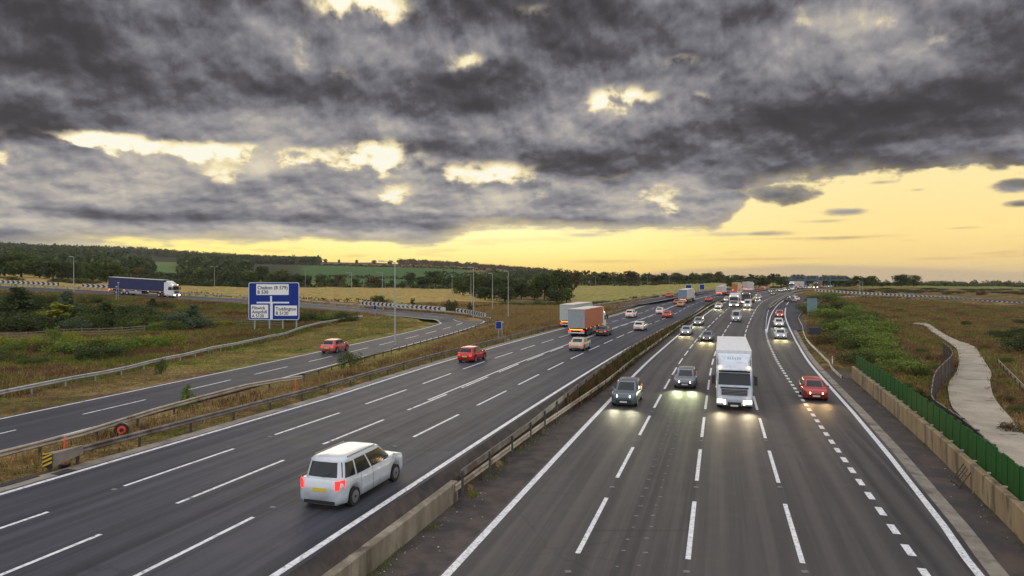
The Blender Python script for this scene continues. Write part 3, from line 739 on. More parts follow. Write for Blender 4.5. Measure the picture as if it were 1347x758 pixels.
def ground_bd(t, b):
    at_ = t.new('ShaderNodeAttribute'); at_.attribute_name = 'cover'
    v = obco(t)
    n = t.noise(v, .45, 6, .65); f = t.noise(v, 2.6, 5, .7); g = t.noise(v, 11, 3, .7)
    c = t.mix(t.sstep(n, .35, .65), (.62, .62, .62), (1.35, 1.3, 1.2))
    c2 = t.mix(t.sstep(f, .35, .7), (.6, .62, .6), (1.35, 1.32, 1.25))
    c3 = t.mix(t.sstep(g, .35, .7), (.6, .6, .6), (1.4, 1.4, 1.4))
    x = t.mix(1.0, at_.outputs['Color'], c, 'MULTIPLY'); x = t.mix(1.0, x, c2, 'MULTIPLY'); x = t.mix(.8, x, c3, 'MULTIPLY')
    t.l.new(x, b.inputs['Base Color']); setbump(t, b, f, .6, .25)
M_GROUND = pmat('ground_cover', (.1, .08, .04), .95, 0, .1, ground_bd)
nx, ny = len(GX), len(GY)
V = np.stack([XX, YY, ZZ], -1).reshape(-1, 3)
I = np.arange(nx * ny).reshape(ny, nx)
Fq = np.stack([I[:-1, :-1], I[:-1, 1:], I[1:, 1:], I[1:, :-1]], -1).reshape(-1, 4)
me = npmesh('ground', V, Fq, M_GROUND, smooth=True)
ca = me.color_attributes.new('cover', 'FLOAT_COLOR', 'POINT')
ca.data.foreach_set('color', np.concatenate([np.clip(cov, 0, 1).reshape(-1, 3), np.ones((nx * ny, 1))], 1).astype(np.float32).ravel())
gr = bpy.data.objects.new('ground', me); link(gr); gr['kind'] = 'structure'

# concrete track surface with joints
def track_bd(t, b):
    v = obco(t); n = t.noise(v, .35, 6, .65); f = t.noise(v, 6, 4, .7)
    c = t.mix(t.sstep(n, .35, .65), (.27, .235, .18), (.38, .335, .26)); c = t.mix(t.mul(t.sstep(f, .45, .7), .4), c, (.22, .185, .13))
    at_ = t.new('ShaderNodeAttribute'); at_.attribute_name = 'lane'
    j = t.m('ABSOLUTE', t.sub(t.m('FRACT', t.add(at_.outputs['Fac'], t.mul(t.sub(n, .5), .06))), .5))
    c = t.mix(t.mul(t.mul(t.sstep(j, .022, .008), t.sstep(t.noise(v, 1.3, 3, .5), .45, .58)), .7), c, (.06, .055, .035))
    t.l.new(c, b.inputs['Base Color']); setbump(t, b, f, .3, .02)
M_TRACK = pmat('track_concrete', (.3, .27, .22), .9, 0, .3, track_bd)
V, F, L = [], [], []; s = 0
for i, (a, b) in enumerate(zip(trl, trr)):
    if i: s += ((a + b) / 2 - (trl[i-1] + trr[i-1]) / 2).length
    for j in range(7):
        p = a.lerp(b, j / 6); e = (random.uniform(-.03, .03) if j in (0, 6) else 0)
        V.append((p.x + e, p.y, p.z + .02)); L.append(p.y / 11.0)
for i in range(59):
    for j in range(6): F.append((i*7+j, i*7+j+1, (i+1)*7+j+1, (i+1)*7+j))
o = meshobj('concrete_track', V, F, M_TRACK, kind='structure'); a = o.data.attributes.new('lane', 'FLOAT', 'POINT'); a.data.foreach_set('value', L)

# ------------------------------------------------------------------ barriers, walls and fences
M_GALV = mottled('galvanised', (.36,.36,.35), (.46,.46,.45), 2.0, .45, metal=.35, bump=.1, c3=(.26,.25,.23), s3=1.2)
M_RAIL = mottled('weathered_rail', (.30,.26,.20), (.40,.35,.27), 1.4, .55, metal=.1, bump=.1, c3=(.19,.14,.10), s3=.8)
M_RAILD = mottled('dirty_rail', (.13,.115,.10), (.21,.19,.165), 1.4, .6, metal=.2, bump=.1, c3=(.09,.065,.045), s3=.9)
M_POST = mottled('post_steel', (.05,.045,.04), (.09,.08,.07), 3.0, .7, metal=.2, bump=.1)
M_POSTG = mottled('post_galvanised', (.26,.26,.26), (.34,.34,.34), 3.0, .55, metal=.3, bump=.1)
BEAM = [(.0,.155),(.05,.13),(.075,.085),(.05,.045),(.012,.0),(.05,-.045),(.075,-.085),(.05,-.13),(.0,-.155),(-.012,-.155),(-.012,.155)]
BOXB = [(-.05,.10),(.05,.10),(.055,.05),(.055,-.05),(.05,-.10),(-.05,-.10)]
def barrier(label, path, mat, pmat_, side=1, top=.72, spacing=3.2, prof=BEAM, group=None, zf=None, name='crash_barrier', cat='crash barrier', maxposts=95):
    """path: points on the ground"""
    path = [Vector(p) for p in path]
    root = empty(name, path[0]); tag(root, label, cat, group)
    hh = max(h for _, h in prof)
    rp = [p - root.location + Vector((0, 0, top - hh)) for p in path]
    b = MB().sweep(rp, [(u * side, h) for u, h in (prof if side > 0 else prof[::-1])], closed=True)
    rail = b.build('rail', mat, root)
    pm = MB().box((0, 0, top / 2 - .2), (.11, .07, top + .32)); pm.box((0, 0, top - hh - .02), (.13, .09, .12))
    first = None; acc = 0; n = 0; rest = MB(); k = 0
    for a, c in zip(path[:-1], path[1:]):
        L = (c - a).length; d = (c - a).normalized()
        while acc <= L:
            q = a + d * acc; off_ = Vector((-d.y, d.x, 0)) * .05 * side
            if n < maxposts:
                if first is None:
                    first = pm.build('post', pmat_, root); o = first
                else:
                    o = first.copy(); COL.objects.link(o); o.parent = root
                o.location = q - root.location + off_; o.rotation_euler = (0, 0, math.atan2(d.y, d.x))
            else: rest.box(tuple(q - root.location + Vector((0, 0, top / 2))), (.09, .07, top), math.atan2(d.y, d.x))
            n += 1; acc += spacing
        acc -= L
    if rest.v: rest.build('post_row', pmat_, root)['kind'] = 'stuff'
    return root
def along(xf, zf, y0, y1, st=3.0): return lanepath(xf, zf, y0, y1, st, 0)
def gpath(pts, st=3.0, lift=0.0):
    out = []
    for p in polyline([Vector((x, y, 0)) for x, y in pts], st): out.append(Vector((p.x, p.y, gz(p.x, p.y) + lift)))
    return out

# nearside barrier of the carriageway going away, with its striped end
pB1 = along(lambda y: xL(y) + oL(y) - 1.22, zL, 28.6, 330, 4)
barrier('long weathered steel crash barrier between the dry grass verge and the carriageway going away', pB1, M_RAILD, M_POST, 1, group=None)
e0 = pB1[0]; tdir = (pB1[1] - pB1[0]).normalized()
T = empty('barrier_terminal', e0 - tdir * 1.35, math.atan2(tdir.y, tdir.x)); tag(T, 'tapered barrier end with black and yellow stripes beside the orange marker', 'barrier terminal')
mb = MB(); n = len(mb.v)
mb.v += [(0,-.2,.2),(0,.22,.2),(0,.22,.74),(0,-.2,.74),(1.5,-.1,.38),(1.5,.06,.38),(1.5,.06,.74),(1.5,-.1,.74)]
mb.f += [(0,1,2,3)[::-1],(4,5,6,7),(0,1,5,4),(2,3,7,6),(1,2,6,5),(3,0,4,7)]
mb.build('taper', M_CHAN, T)
M_YEL = pmat('sign_yellow', (.55,.36,.02), .5); M_BLK = pmat('sign_black', (.012,.012,.012), .5); M_WHT = pmat('sign_white', (.72,.72,.70), .5)
MB().box((-.02,0,.47), (.03,.52,.62)).build('end_plate', M_BLK, T)
mb = MB()
for k in range(4):
    z0 = .17 + k * .17; mb.quad((-.038,.26,z0),(-.038,.26,min(z0+.085,.78)),(-.038,-.26,min(z0+.22+.085,.78)),(-.038,-.26,min(z0+.22,.775)))
mb.build('stripe', M_YEL, T)
MB().box((.05,0,.1), (.1,.1,.4)).build('post', M_POST, T)
M_ORG = pmat('marker_orange', (.75,.07,.025), .45)
def marker(label, p, h=1.05, w=.20, lean=0.0):
    r = empty('marker_post', p, random.uniform(-.3,.3)); tag(r, label, 'marker post', 'orange marker paddles in the grass verge')
    mb = MB(); n = 10
    pr = [(0,w*.62),(.12*h,w*.5),(.5*h,w*.42),(.85*h,w*.30),(h,w*.12)]
    for z, rr in pr:
        for i in range(n):
            a = 2*math.pi*i/n; mb.v.append((math.cos(a)*rr*.5 + lean*z, math.sin(a)*rr, z))
    for k in range(len(pr)-1):
        for i in range(n): mb.f.append((k*n+i, k*n+(i+1)%n, (k+1)*n+(i+1)%n, (k+1)*n+i))
    mb.f.append(tuple((len(pr)-1)*n+i for i in range(n)))
    mb.build('paddle', M_ORG, r, True); MB().box((0,0,.03),(.34,.42,.07)).build('foot', M_BLK, r)
p = flat(85,612,1.25); marker('tall orange marker paddle standing at the striped barrier end', p, 1.25, .2)
p = flat(389,517,1.25); marker('orange marker paddle in dry grass behind the long barrier', Vector((p.x,p.y,gz(p.x,p.y))), 1.0, .2)
# red cable reel left in the grass
p = flat(160,572,1.3); r = empty('cable_reel', (p.x, p.y, gz(p.x,p.y)), 0.5); tag(r, 'round red and black drum lying in the grass between two barriers', 'drum')
mb = MB(); mb.tube((0,-.16,.36),(0,.16,.36),.34,.34,20); mb.build('rim', M_BLK, r)
mb = MB(); mb.tube((0,-.19,.36),(0,-.15,.36),.20,.20,18); mb.build('disc', M_ORG, r); mb = MB(); mb.tube((0,-.22,.36),(0,-.18,.36),.10,.10,12); mb.build('hub', M_BLK, r)

# slip road barriers
barrier('steel crash barrier on the motorway side of the slip road, ending above an orange marker', gpath([(-25.5,-5),(-23.5,14),(-21.9,28.2),(-20.9,32),(-20.5,37.6),(-19.9,41.5),(-18.9,46.7),(-17.5,49.5),(-16.3,51)]), M_RAIL, M_POST, 1)
barrier('low wire safety fence with thin posts along the slip road bend', gpath([(-16.7,53),(-15.6,60),(-13.2,75),(-10.8,88),(-8.0,103),(-5.4,116),(-3.9,127)]), M_RAILD, M_POST, 1, top=.58, prof=[(-.03,.03),(.03,.03),(.03,-.03),(-.03,-.03)], spacing=2.6)
barrier('bright galvanised crash barrier in front of the blue direction sign', gpath([(-35.5,-5),(-34.5,20),(-33.8,43),(-32.9,60),(-33.2,78),(-33.4,94),(-32.6,112),(-30.8,126),(-29.2,128.5)]), M_GALV, M_POSTG, 1)
lo_ = []
for i in range(0, NSL):
    a, b = sa[i], sb[i]; d = (b - a).normalized(); q = b + d * 1.3
    if b.y > 124 and q.x > -150: lo_.append(Vector((q.x, q.y, b.z)))
barrier('pale crash barrier curving round the outside of the slip road bend', lo_, M_RAIL, M_POST, -1, spacing=3.2)
# median
barrier('median crash barrier rail on the side of the traffic going away', along(lambda y: xL(y) + np.interp(y,[26,36,44,80],[1.2,1.4,1.25,.8]), lambda y: np.interp(y,[27,75,76],[.62,1.05,1.06]) + (zL(y)-1.27), 27.2, 330, 3), M_RAILD, M_POST, -1, top=.76, spacing=3.2)
barrier('median crash barrier rail on the side of the oncoming traffic', along(lambda y: xR(y) - np.interp(y,[26,38,57,90],[2.45,2.15,1.30,1.15]), zR, 27.2, 330, 3), M_RAIL, M_POST, 1, top=.76)
W = []
ys = np.arange(-14, 27.61, 1.6)
r = empty('concrete_wall', (float(xR(27.6))-2.6, 27.6, 0)); tag(r, 'stained low concrete wall in the median, stepping down to the oncoming side', 'wall')
for i, (y0, y1) in enumerate(zip(ys[:-1:3], list(ys[3::3]) + [27.6])):
    pa = [Vector((float(xR(y)) - 2.6, y, 0)) - r.location for y in np.linspace(y0, y1 - .015, 4)]
    MB().sweep(pa, [(-.17,-.3),(.17,-.3),(.17,.80),(.14,.83),(-.14,.83),(-.17,.80)][::-1], closed=True).build('wall_panel', M_CONC, r)
# retaining wall with the green fence on the right
M_WALLR = mottled('wall_buff', (.25,.185,.10), (.35,.27,.155), .9, .85, c3=(.12,.09,.058), s3=1.3, stretch=(1.0,1.0,.3))
r = empty('retaining_wall', (float(WALL_OFF(62)), 62, 0)); tag(r, 'long buff concrete retaining wall below the green fence', 'wall')
for i, y0 in enumerate(np.arange(-8, 61.5, 2.45)):
    pa = [Vector((float(WALL_OFF(y)) + .17, y, 0)) - r.location for y in (y0, y0 + 1.2, y0 + 2.43)]
    MB().sweep(pa, [(-.15,-.3),(.15,-.3),(.15,1.08),(.12,1.12),(-.12,1.12),(-.15,1.08)][::-1], closed=True).build('wall_panel', M_WALLR, r)
def green_bd(t, b):
    v = obco(t); n = t.noise(v, 1.1, 4, .6); c = t.mix(t.sstep(n, .35, .65), (.005,.068,.010), (.009,.10,.016)); t.l.new(c, b.inputs['Base Color'])
M_GREEN = pmat('green_board', (.008,.10,.03), .7, 0, .12, green_bd)
M_BOLT = pmat('bracket_pale', (.42,.40,.36), .6)
r = empty('board_fence', (float(WALL_OFF(62)) + .38, 62, 0)); tag(r, 'dark green upright board fence with a stepped top on the buff wall', 'fence')
yy = -6.0; k = 0
boards = []
while yy < 61.6:
    boards.append(yy); yy += .62
brk = MB()
for i, y0 in enumerate(boards):
    x0 = float(WALL_OFF(y0 + .31)) + .40; sl = math.atan2(float(WALL_OFF(y0+1) - WALL_OFF(y0)), 1.0)
    top = 2.30 + .05 * math.sin(i * 2.4) + .03 * (i % 2); 
    m_ = MB().box((0, 0, (top + .2) / 2), (.05 + .03 * (i % 2), .60, top - .2), 0)
    o = m_.build('board', M_GREEN, r); o.location = Vector((x0, y0 + .31, 0)) - r.location; o.rotation_euler = (0, 0, -sl)
    if i % 3 == 0: brk.box(tuple(Vector((x0 - .17, y0, 1.16)) - r.location), (.22, .10, .06), -sl)
brk.build('bracket', M_BOLT, r)
# brown close-boarded fence beside the track
M_BRN = mottled('brown_timber', (.050,.036,.030), (.085,.062,.052), 2.0, .85, c3=(.13,.10,.085), s3=2.5)
bf = []
for px, py in [(1330,604),(1323.5,596.6),(1290,566),(1260.6,543),(1240,530),(1227,520),(1226,507.5),(1232,486),(1252,466),(1250,457),(1240,449)]:
    bf.append(flat(px, py, 2.0))
bf = polyline([Vector((p.x, p.y, 0)) for p in bf], .55)
r = empty('board_fence', (bf[0].x, bf[0].y, gz(bf[0].x, bf[0].y))); tag(r, 'dark brown close boarded fence curving beside the concrete track', 'fence')
for s0 in range(0, len(bf) - 1, 5):
    sec = bf[s0:s0+6]; mb = MB()
    for a, b in zip(sec[:-1], sec[1:]):
        d = (b - a); rz = math.atan2(d.y, d.x); L = d.length
        for k in range(4):
            q = a + d * ((k + .5) / 4); z = gz(q.x, q.y)
            mb.box(tuple(Vector((q.x, q.y, z + .9)) - r.location), (L / 4 * .93, .028 + .014 * (k % 2), 1.84 + .03 * ((k * 7 + s0) % 3)), rz)
    pn = mb.build('fence_panel', M_BRN, r)
    q = sec[0]; MB().box(tuple(Vector((q.x, q.y, gz(q.x, q.y) + .95)) - r.location), (.12, .12, 2.0)).build('post', M_BRN, r)
    cap = MB()
    for a, b in zip(sec[:-1], sec[1:]):
        d = (b - a); q = (a + b) / 2; cap.box(tuple(Vector((q.x, q.y, gz(q.x, q.y) + 1.86)) - r.location), (d.length, .07, .05), math.atan2(d.y, d.x))
    cap.build('cap_rail', mottled('cap_timber', (.13,.11,.10), (.19,.17,.15), 2.0), r)
# right-hand barriers
barrier('pale crash barrier sweeping up the right bank from the green fence end', gpath([(31.4,62.6),(33.6,69),(38.6,83),(43.6,97),(48.8,110),(53.9,122),(61.5,141),(69.3,157),(77,170),(87,186),(98,203),(113,224),(130,238)], 3), M_RAIL, M_POST, -1)
nose = [on(1011,407.5,PR), on(1013.5,402.5,PR), on(1018,397.4,PR), on(1024,393.3,PR), on(1033,388.5,PR), on(1045,384.9,PR), on(1060,382.6,PR), on(1080,381,PR)]
barrier('crash barrier on the motorway side of the grassy nose between the two carriageways', polyline(nose, 4), M_RAIL, M_POST, -1, spacing=4)
nose2 = [on(1012,408,PR), on(1019,403.4,PR), on(1026,397.2,PR), on(1033,392.8,PR), on(1042,389.2,PR), on(1056,387.0,PR)]
barrier('short crash barrier on the slip road side of the grassy nose', polyline(nose2, 4), M_RAIL, M_POST, 1, spacing=4)
barrier('rusty crash barrier beside the concrete track at the right edge', gpath([(p.x, p.y) for p in [flat(1313,478,.3), flat(1326,492,.3), flat(1349,516,.3), flat(1380,550,.3)]], 2), M_RAIL, M_POST, -1, top=.7)
barrier('distant barrier beside the road that leaves by the stubble field', [p + Vector((-3.5, 3, 0)) for p in PARA], M_RAIL, M_POST, 1, spacing=5)
# metal rack leaning on the wall
q = flat(1258, 641, 0); r = empty('metal_frame', (float(WALL_OFF(q.y + .8)) - .55, q.y + .3, 0), R_(-18)); tag(r, 'rusty tubular frame leaning on the buff concrete wall', 'frame')
mb = MB()
for y in (-.55, -.1, .2, .55): mb.tube((-.15, y, 0), (.45, y, .98), .022)
mb.build('upright', M_POST, r)
mb = MB()
for u in (.1, .55, .98): mb.tube((-.15+.6*u, -.55, .98*u), (-.15+.6*u, .55, .98*u), .022)
mb.build('crossbar', M_POST, r)
# gully grates in the channel by the striped barrier end
for (px, py, w_, lb) in [(84,621,.75,'small iron drain grate near the striped barrier end'), (22,633,1.5,'long iron drain grate at the left edge of the motorway')]:
    q = flat(px, py, 1.27); r = empty('drain_grate', (q.x, q.y, 1.27 + .003), math.atan(1/.31)); tag(r, lb, 'drain grate')
    MB().box((0,0,0), (w_, .5, .02)).build('frame', M_BLK, r)
    mb = MB()
    for k in range(int(w_ / .09)): mb.box((-w_/2 + .06 + k * .09, 0, .012), (.035, .42, .02))
    mb.build('bar', M_POST, r)

# post and rail fences
M_TIMB = mottled('grey_timber', (.16,.13,.09), (.23,.19,.14), 3.0, .85)
def rail_fence(label, pts, h=1.2):
    P = polyline([Vector((x, y, 0)) for x, y in pts], 2.0)
    P = [Vector((p.x, p.y, gz(p.x, p.y))) for p in P]
    r = empty('timber_fence', P[0]); tag(r, label, 'fence')
    for k, z in enumerate((.35, .72, 1.08)):
        MB().sweep([p - P[0] + Vector((0, 0, z)) for p in P], [(-.03,-.05),(.03,-.05),(.03,.05),(-.03,.05)][::-1], closed=True).build('rail', M_TIMB, r)
    f = None
    for p in P:
        if f is None: f = MB().box((0,0,h/2), (.1,.1,h)).build('post', M_TIMB, r); o = f
        else: o = f.copy(); COL.objects.link(o); o.parent = r
        o.location = p - P[0]
hp = lambda px, py, d: ((px - CX) * d / FPX, d)
rail_fence('weathered post and rail fence below the bushes at the left edge', [hp(-40,0,86), hp(10,0,87), hp(62,0,90), hp(130,0,96), hp(190,0,100)])
rail_fence('low post and rail fence beside the blue direction sign', [hp(258,0,112), hp(300,0,113), hp(335,0,112), hp(372,0,110)])

# ------------------------------------------------------------------ chevron boards
def chevron_board(label, path, h, mats, pitch, direction, frame=None, foot=.25, name='chevron_board'):
    """a run of curve-warning boards; direction +1 points along the path"""
    path = [Vector(p) for p in path]; r = empty(name, path[0]); tag(r, label, 'chevron sign')
    P = []; 
    for a, b in zip(path[:-1], path[1:]):
        n = max(1, int((b - a).length / 1.0))
        for k in range(n): P.append(a.lerp(b, k / n) - r.location)
    P.append(path[-1] - r.location)
    MB().sweep([p + Vector((0,0,foot)) for p in P], [(-.03,0),(.03,0),(.03,h),(-.03,h)][::-1], closed=True).build('panel', mats[0], r)
    # cumulative length
    cum = [0]
    for a, b in zip(P[:-1], P[1:]): cum.append(cum[-1] + (b - a).length)
    def pos(s):
        s = min(max(s, 0), cum[-1] - 1e-4); i = max(k for k in range(len(cum)) if cum[k] <= s); i = min(i, len(P) - 2)
        t = (s - cum[i]) / (cum[i+1] - cum[i]); d = (P[i+1] - P[i]).normalized(); return P[i].lerp(P[i+1], t), Vector((d.y, -d.x, 0))
    n = int(cum[-1] / pitch); 
    for side in (1,):
        for k in range(n):
            mb = MB(); s0 = k * pitch + .1 * pitch; w = pitch * .5; tip = pitch * .38 * direction
            base = s0 + (pitch * .38 if direction < 0 else 0)
            for (z0, z1, u0, u1) in ((.06, .5, 0, tip), (.5, .94, tip, 0)):
                pts = []
                for (s, z) in ((base + u0, z0), (base + u0 + w, z0), (base + u1 + w, z1), (base + u1, z1)):
                    p, nn = pos(s); pts.append(p + nn * .034 * CHSIDE + Vector((0, 0, foot + h * z)))
                mb.quad(*pts)
            mb.build('chevron', mats[1], r)
    if frame:
        for z in (0, h): MB().sweep([p + Vector((0,0,foot + z)) for p in P], [(-.045,-.05),(.045,-.05),(.045,.05),(-.045,.05)][::-1], closed=True).build('border', frame, r)
    f = None
    for k in range(int(cum[-1] / 3.5) + 1):
        p, nn = pos(k * 3.5 + .3)
        if f is None: f = MB().box((0,0,(h+foot)/2-.1), (.09,.09,h+foot+.1)).build('post', M_POSTG, r); o = f
        else: o = f.copy(); COL.objects.link(o); o.parent = r
        o.location = p - nn * .08 * CHSIDE
    return r
M_CHW = pmat('chevron_white', (.44,.44,.41), .5)
CHSIDE = 1
def behind(i0x, i1x, off_):                       # points behind the outer edge of the climbing road, by photo column
    out = []
    for i in range(NSL):
        a, b = sa[i], sb[i]
        if b.y < 133: continue
        d = (b - a).normalized(); q = b + d * off_; px = CX + q.x / q.y * FPX
        if i0x <= px <= i1x: out.append(Vector((q.x, q.y, b.z + .1)))
    out.sort(key=lambda v: v.x)
    return out
M_CHY = pmat('board_amber', (.50,.27,.03), .5)
chevron_board('black chevron board with white arrows and amber edges at the far left', behind(-60,81,2.4), .95, (M_BLK, M_CHW), 1.45, 1, M_CHY, .45)
chevron_board('short amber edged chevron board just left of the dark blue lorry', behind(107,150,2.4), .95, (M_BLK, M_CHW), 1.45, 1, M_CHY, .45)
chevron_board('amber edged chevron board peeping out in front of the lorry cab', behind(212,240,2.4), .9, (M_BLK, M_CHW), 1.3, 1, M_CHY, .45)
q = behind(470,588,2.2)
chevron_board('long white and black chevron board outside the bend, left of the round bush', q, .95, (M_CHW, M_BLK), 1.05, -1, None, .4)
q = behind(598,648,2.2)
chevron_board('short white and black chevron board on the bend, right of the round bush', q, .95, (M_CHW, M_BLK), 1.05, -1, None, .4)
RC = polyline([at(1072,384.6,262), at(1100,386.4,262), at(1150,389.3,258), at(1200,392.2,250), at(1250,395.3,242), at(1300,398.4,234), at(1347,401.6,226), at(1400,405.8,216)], 3)
chevron_board('very long black and white chevron board across the right hand embankment', RC, .95, (M_CHW, M_BLK), 1.42, 1, None, .35)

# ------------------------------------------------------------------ signs
M_BLUE = pmat('sign_blue', (.001,.024,.20), .5, 0, .25); M_GREY = pmat('sign_back_grey', (.12,.15,.16), .6); M_TEAL = mottled('sign_back_teal', (.10,.17,.18), (.14,.21,.22), 2.0, .6)
M_EDGE = pmat('sign_border', (.50,.56,.62), .45)
def text(body, size, loc, parent, mat, name='lettering'):
    cu = bpy.data.curves.new(name, 'FONT'); cu.body = body; cu.size = size; cu.align_x = 'LEFT'; cu.align_y = 'TOP'; cu.extrude = .004; cu.offset = .022 * size
    cu.space_character = 1.02
    tmp = bpy.data.objects.new(name, cu); COL.objects.link(tmp); dg = bpy.context.evaluated_depsgraph_get(); dg.update()
    me = bpy.data.meshes.new_from_object(tmp.evaluated_get(dg)); me.materials.clear(); me.materials.append(mat)
    bpy.data.objects.remove(tmp); o = bpy.data.objects.new(name, me); link(o, parent); o.location = loc; o.rotation_euler = (R_(90), 0, 0); return o
SD = 104.0
s_l, s_r = at(326.9, 421, SD), at(393.6, 421, SD); SW = (s_r - s_l).x; SH = 49.4 * SD / FPX
r = empty('direction_sign', ((s_l.x + s_r.x) / 2, SD, s_l.z), R_(0)); r.rotation_euler = (0, 0, 0); tag(r, 'large blue direction sign with white panels for Chalton, Flitwick, Ampthill and Toddington', 'road sign')
def rrect(w, h, rad, y0, y1, cx=0, cz=0, n=6):
    pts = []
    for (sx, sz, a0) in ((1,1,0),(-1,1,90),(-1,-1,180),(1,-1,270)):
        for k in range(n + 1):
            a = R_(a0 + 90 * k / n); pts.append((cx + sx * (w/2 - rad) + rad * math.cos(a), cz + sz * (h/2 - rad) + rad * math.sin(a)))
    V = [(x, y0, z) for x, z in pts] + [(x, y1, z) for x, z in pts]; N = len(pts)
    F = [tuple(range(N)), tuple(range(2*N - 1, N - 1, -1))] + [(i, i + N, (i+1) % N + N, (i+1) % N) for i in range(N)]
    return V, F
def plate(name, w, h, rad, y, th, mat, par, cx, cz):
    V, F = rrect(w, h, rad, y, y + th, cx, cz); return meshobj(name, V, F, mat, par)
plate('border', SW, SH, .32, 0, .05, M_EDGE, r, 0, SH/2)
plate('face', SW - .22, SH - .22, .26, -.012, .012, M_BLUE, r, 0, SH/2)
u = SW / 66.7    # metres per photo pixel on the face
def sx(px): return (px - 360.25) * u
def sz(py): return (421 - py) * u
TXW = {'Chalton (B 579)': 1.0, 'B 530': .36, 'Flitwick': .88, 'Ampthill': 1.0, 'A 5120': .78, 'Toddington': 1.0, 'B 5120': .62}
def panel(x0, y0, x1, y1, lines, size, pad=(.8, .8)):
    plate('panel', (x1 - x0) * u, (y1 - y0) * u, .06, -.026, .014, M_WHT, r, (sx(x0) + sx(x1)) / 2, (sz(y0) + sz(y1)) / 2)
    for i, tx in enumerate(lines):
        o = text(tx, size * u, (sx(x0 + pad[0]), -.032, sz(y0 + pad[1] + i * size * .93)), r, M_BLK)
        wid = max(v.co.x for v in o.data.vertices); full = (x1 - x0 - 2 * pad[0]) * u; o.scale.x = min(1.0, full * TXW.get(tx, 1) / wid)
panel(337.2, 374.0, 379.8, 388.1, ['Chalton (B 579)', 'B 530'], 6.3, (1.4, 1.6))
panel(330.2, 401.0, 352.9, 418.6, ['Flitwick', 'Ampthill', 'A 5120'], 5.7, (1.3, 1.5))
panel(361.4, 402.1, 390.8, 415.4, ['Toddington', 'B 5120'], 6.0, (1.3, 1.6))
M_ROUTE = pmat('route_white', (.62,.66,.72), .5)
for nm, a in (('route_arm', (337.6,397.2,380.4,399.2)), ('route_stem', (355.4,389.6,357.8,397.2)), ('route_trunk', (355.2,399.2,358.8,420.0))):
    x0, y0, x1, y1 = a; MB().box(((sx(x0)+sx(x1))/2, -.019, (sz(y0)+sz(y1))/2), ((x1-x0)*u, .012, (y1-y0)*u)).build(nm, M_ROUTE, r)
f = None
for px in (334.5, 354, 371.5, 389.5):
    z0 = gz(s_l.x + (px - 326.9) * u, SD) - s_l.z
    if f is None: f = MB().box((0,0,.5), (.2,.2,1)).build('post', M_POSTG, r); o = f
    else: o = f.copy(); COL.objects.link(o); o.parent = r
    o.location = (sx(px), .2, z0 - .3); o.scale = (1, 1, SH - .4 - z0 + .3)
def small_sign(label, px0, py0, px1, py1, d, mat, gnd=None, posts=1, back=False, ring=True, rz=0, cat='road sign'):
    a = at(px0, py1, d); b = at(px1, py0, d); w = b.x - a.x; h = b.z - a.z; cx = (a.x + b.x) / 2; g = gz(cx, d) if gnd is None else gnd
    r = empty('road_sign', (cx, d, g), rz); tag(r, label, cat)
    if ring: plate('border', w, h, .05*w, 0, .03, M_EDGE, r, 0, (a.z + b.z)/2 - g)
    plate('face', w*.92, h*.92, .04*w, -.012, .012 if ring else .05, mat, r, 0, (a.z + b.z)/2 - g)
    for k in range(posts):
        x = 0 if posts == 1 else (-.35 + .7 * k / (posts - 1)) * w
        MB().box((x, .08, (b.z - g)/2 - .2), (.09, .09, b.z - g + .3)).build('post', M_POSTG, r)
    return r
r2 = small_sign('small square blue sign in the dry grass left of the lorries', 652.2, 423, 659.6, 433, 92, M_BLUE)
small_sign('tiny blue sign in front of the long chevron board on the bend', 491.2, 402, 495.4, 407.5, 128, M_BLUE)
small_sign('wide blue board above the far lorry by the field', 902, 375, 909.5, 380, 262, M_BLUE, posts=2)
small_sign('tall blue sign right of the wide blue board by the field', 920.3, 374.4, 926.6, 381.2, 265, M_BLUE)
small_sign('grey back of a tall sign at the top of the slip road', 1061, 391.8, 1075.4, 411.6, 150, M_TEAL, posts=2, ring=False)
small_sign('small grey blue board among the hedges behind the right chevron board', 1194, 385, 1203, 391.5, 262, M_GREY, posts=2, ring=False)
# louvred backing on the tall sign
# camera column and marker posts in the verge
M_CAMG = pmat('equipment_grey', (.30,.31,.32), .5)
def pole_box(label, px, py, d, h, cat='camera post'):
    q = at(px, py, d); g = gz(q.x, q.y); r = empty('camera_post', (q.x, q.y, g)); tag(r, label, cat)
    MB().tube((0,0,-.3), (0,0,h), .06, .05).build('pole', M_POSTG, r)
    MB().box((.05,-.02,h+.06), (.32,.22,.24)).box((0,-.16,h+.05),(.12,.12,.12)).build('housing', M_CAMG, r)
pole_box('slim grey camera post beside the small square blue sign', 660.5, 434, 95, 2.1)
pole_box('short grey equipment post by the road in front of the lorry cab', 153, 389, 140, 3.0)
pole_box('second grey equipment post close behind the short one', 155.5, 388, 141, 3.8)
pole_box('grey radar post on the grass beside the leaving road', 831, 399, 190, 2.6)
r = empty('equipment_cabinet', tuple(flat(1071.5, 439, .6))); r.location.z = gz(r.location.x, r.location.y); tag(r, 'dark equipment cabinet on the right bank among the bushes', 'cabinet')
M_CAB = pmat('cabinet_dark', (.02,.03,.04), .5)
MB().box((0,0,.65), (1.7,.6,1.3)).build('body', M_CAB, r); MB().box((0,0,1.33), (1.8,.7,.07)).build('lid', M_CAB, r); MB().box((-.42,-.31,.65),(.78,.03,1.1)).build('door', M_CAB, r); MB().box((.42,-.31,.65),(.78,.03,1.1)).build('door', M_CAB, r)
M_RED = pmat('reflector_red', (.6,.02,.02), .4)
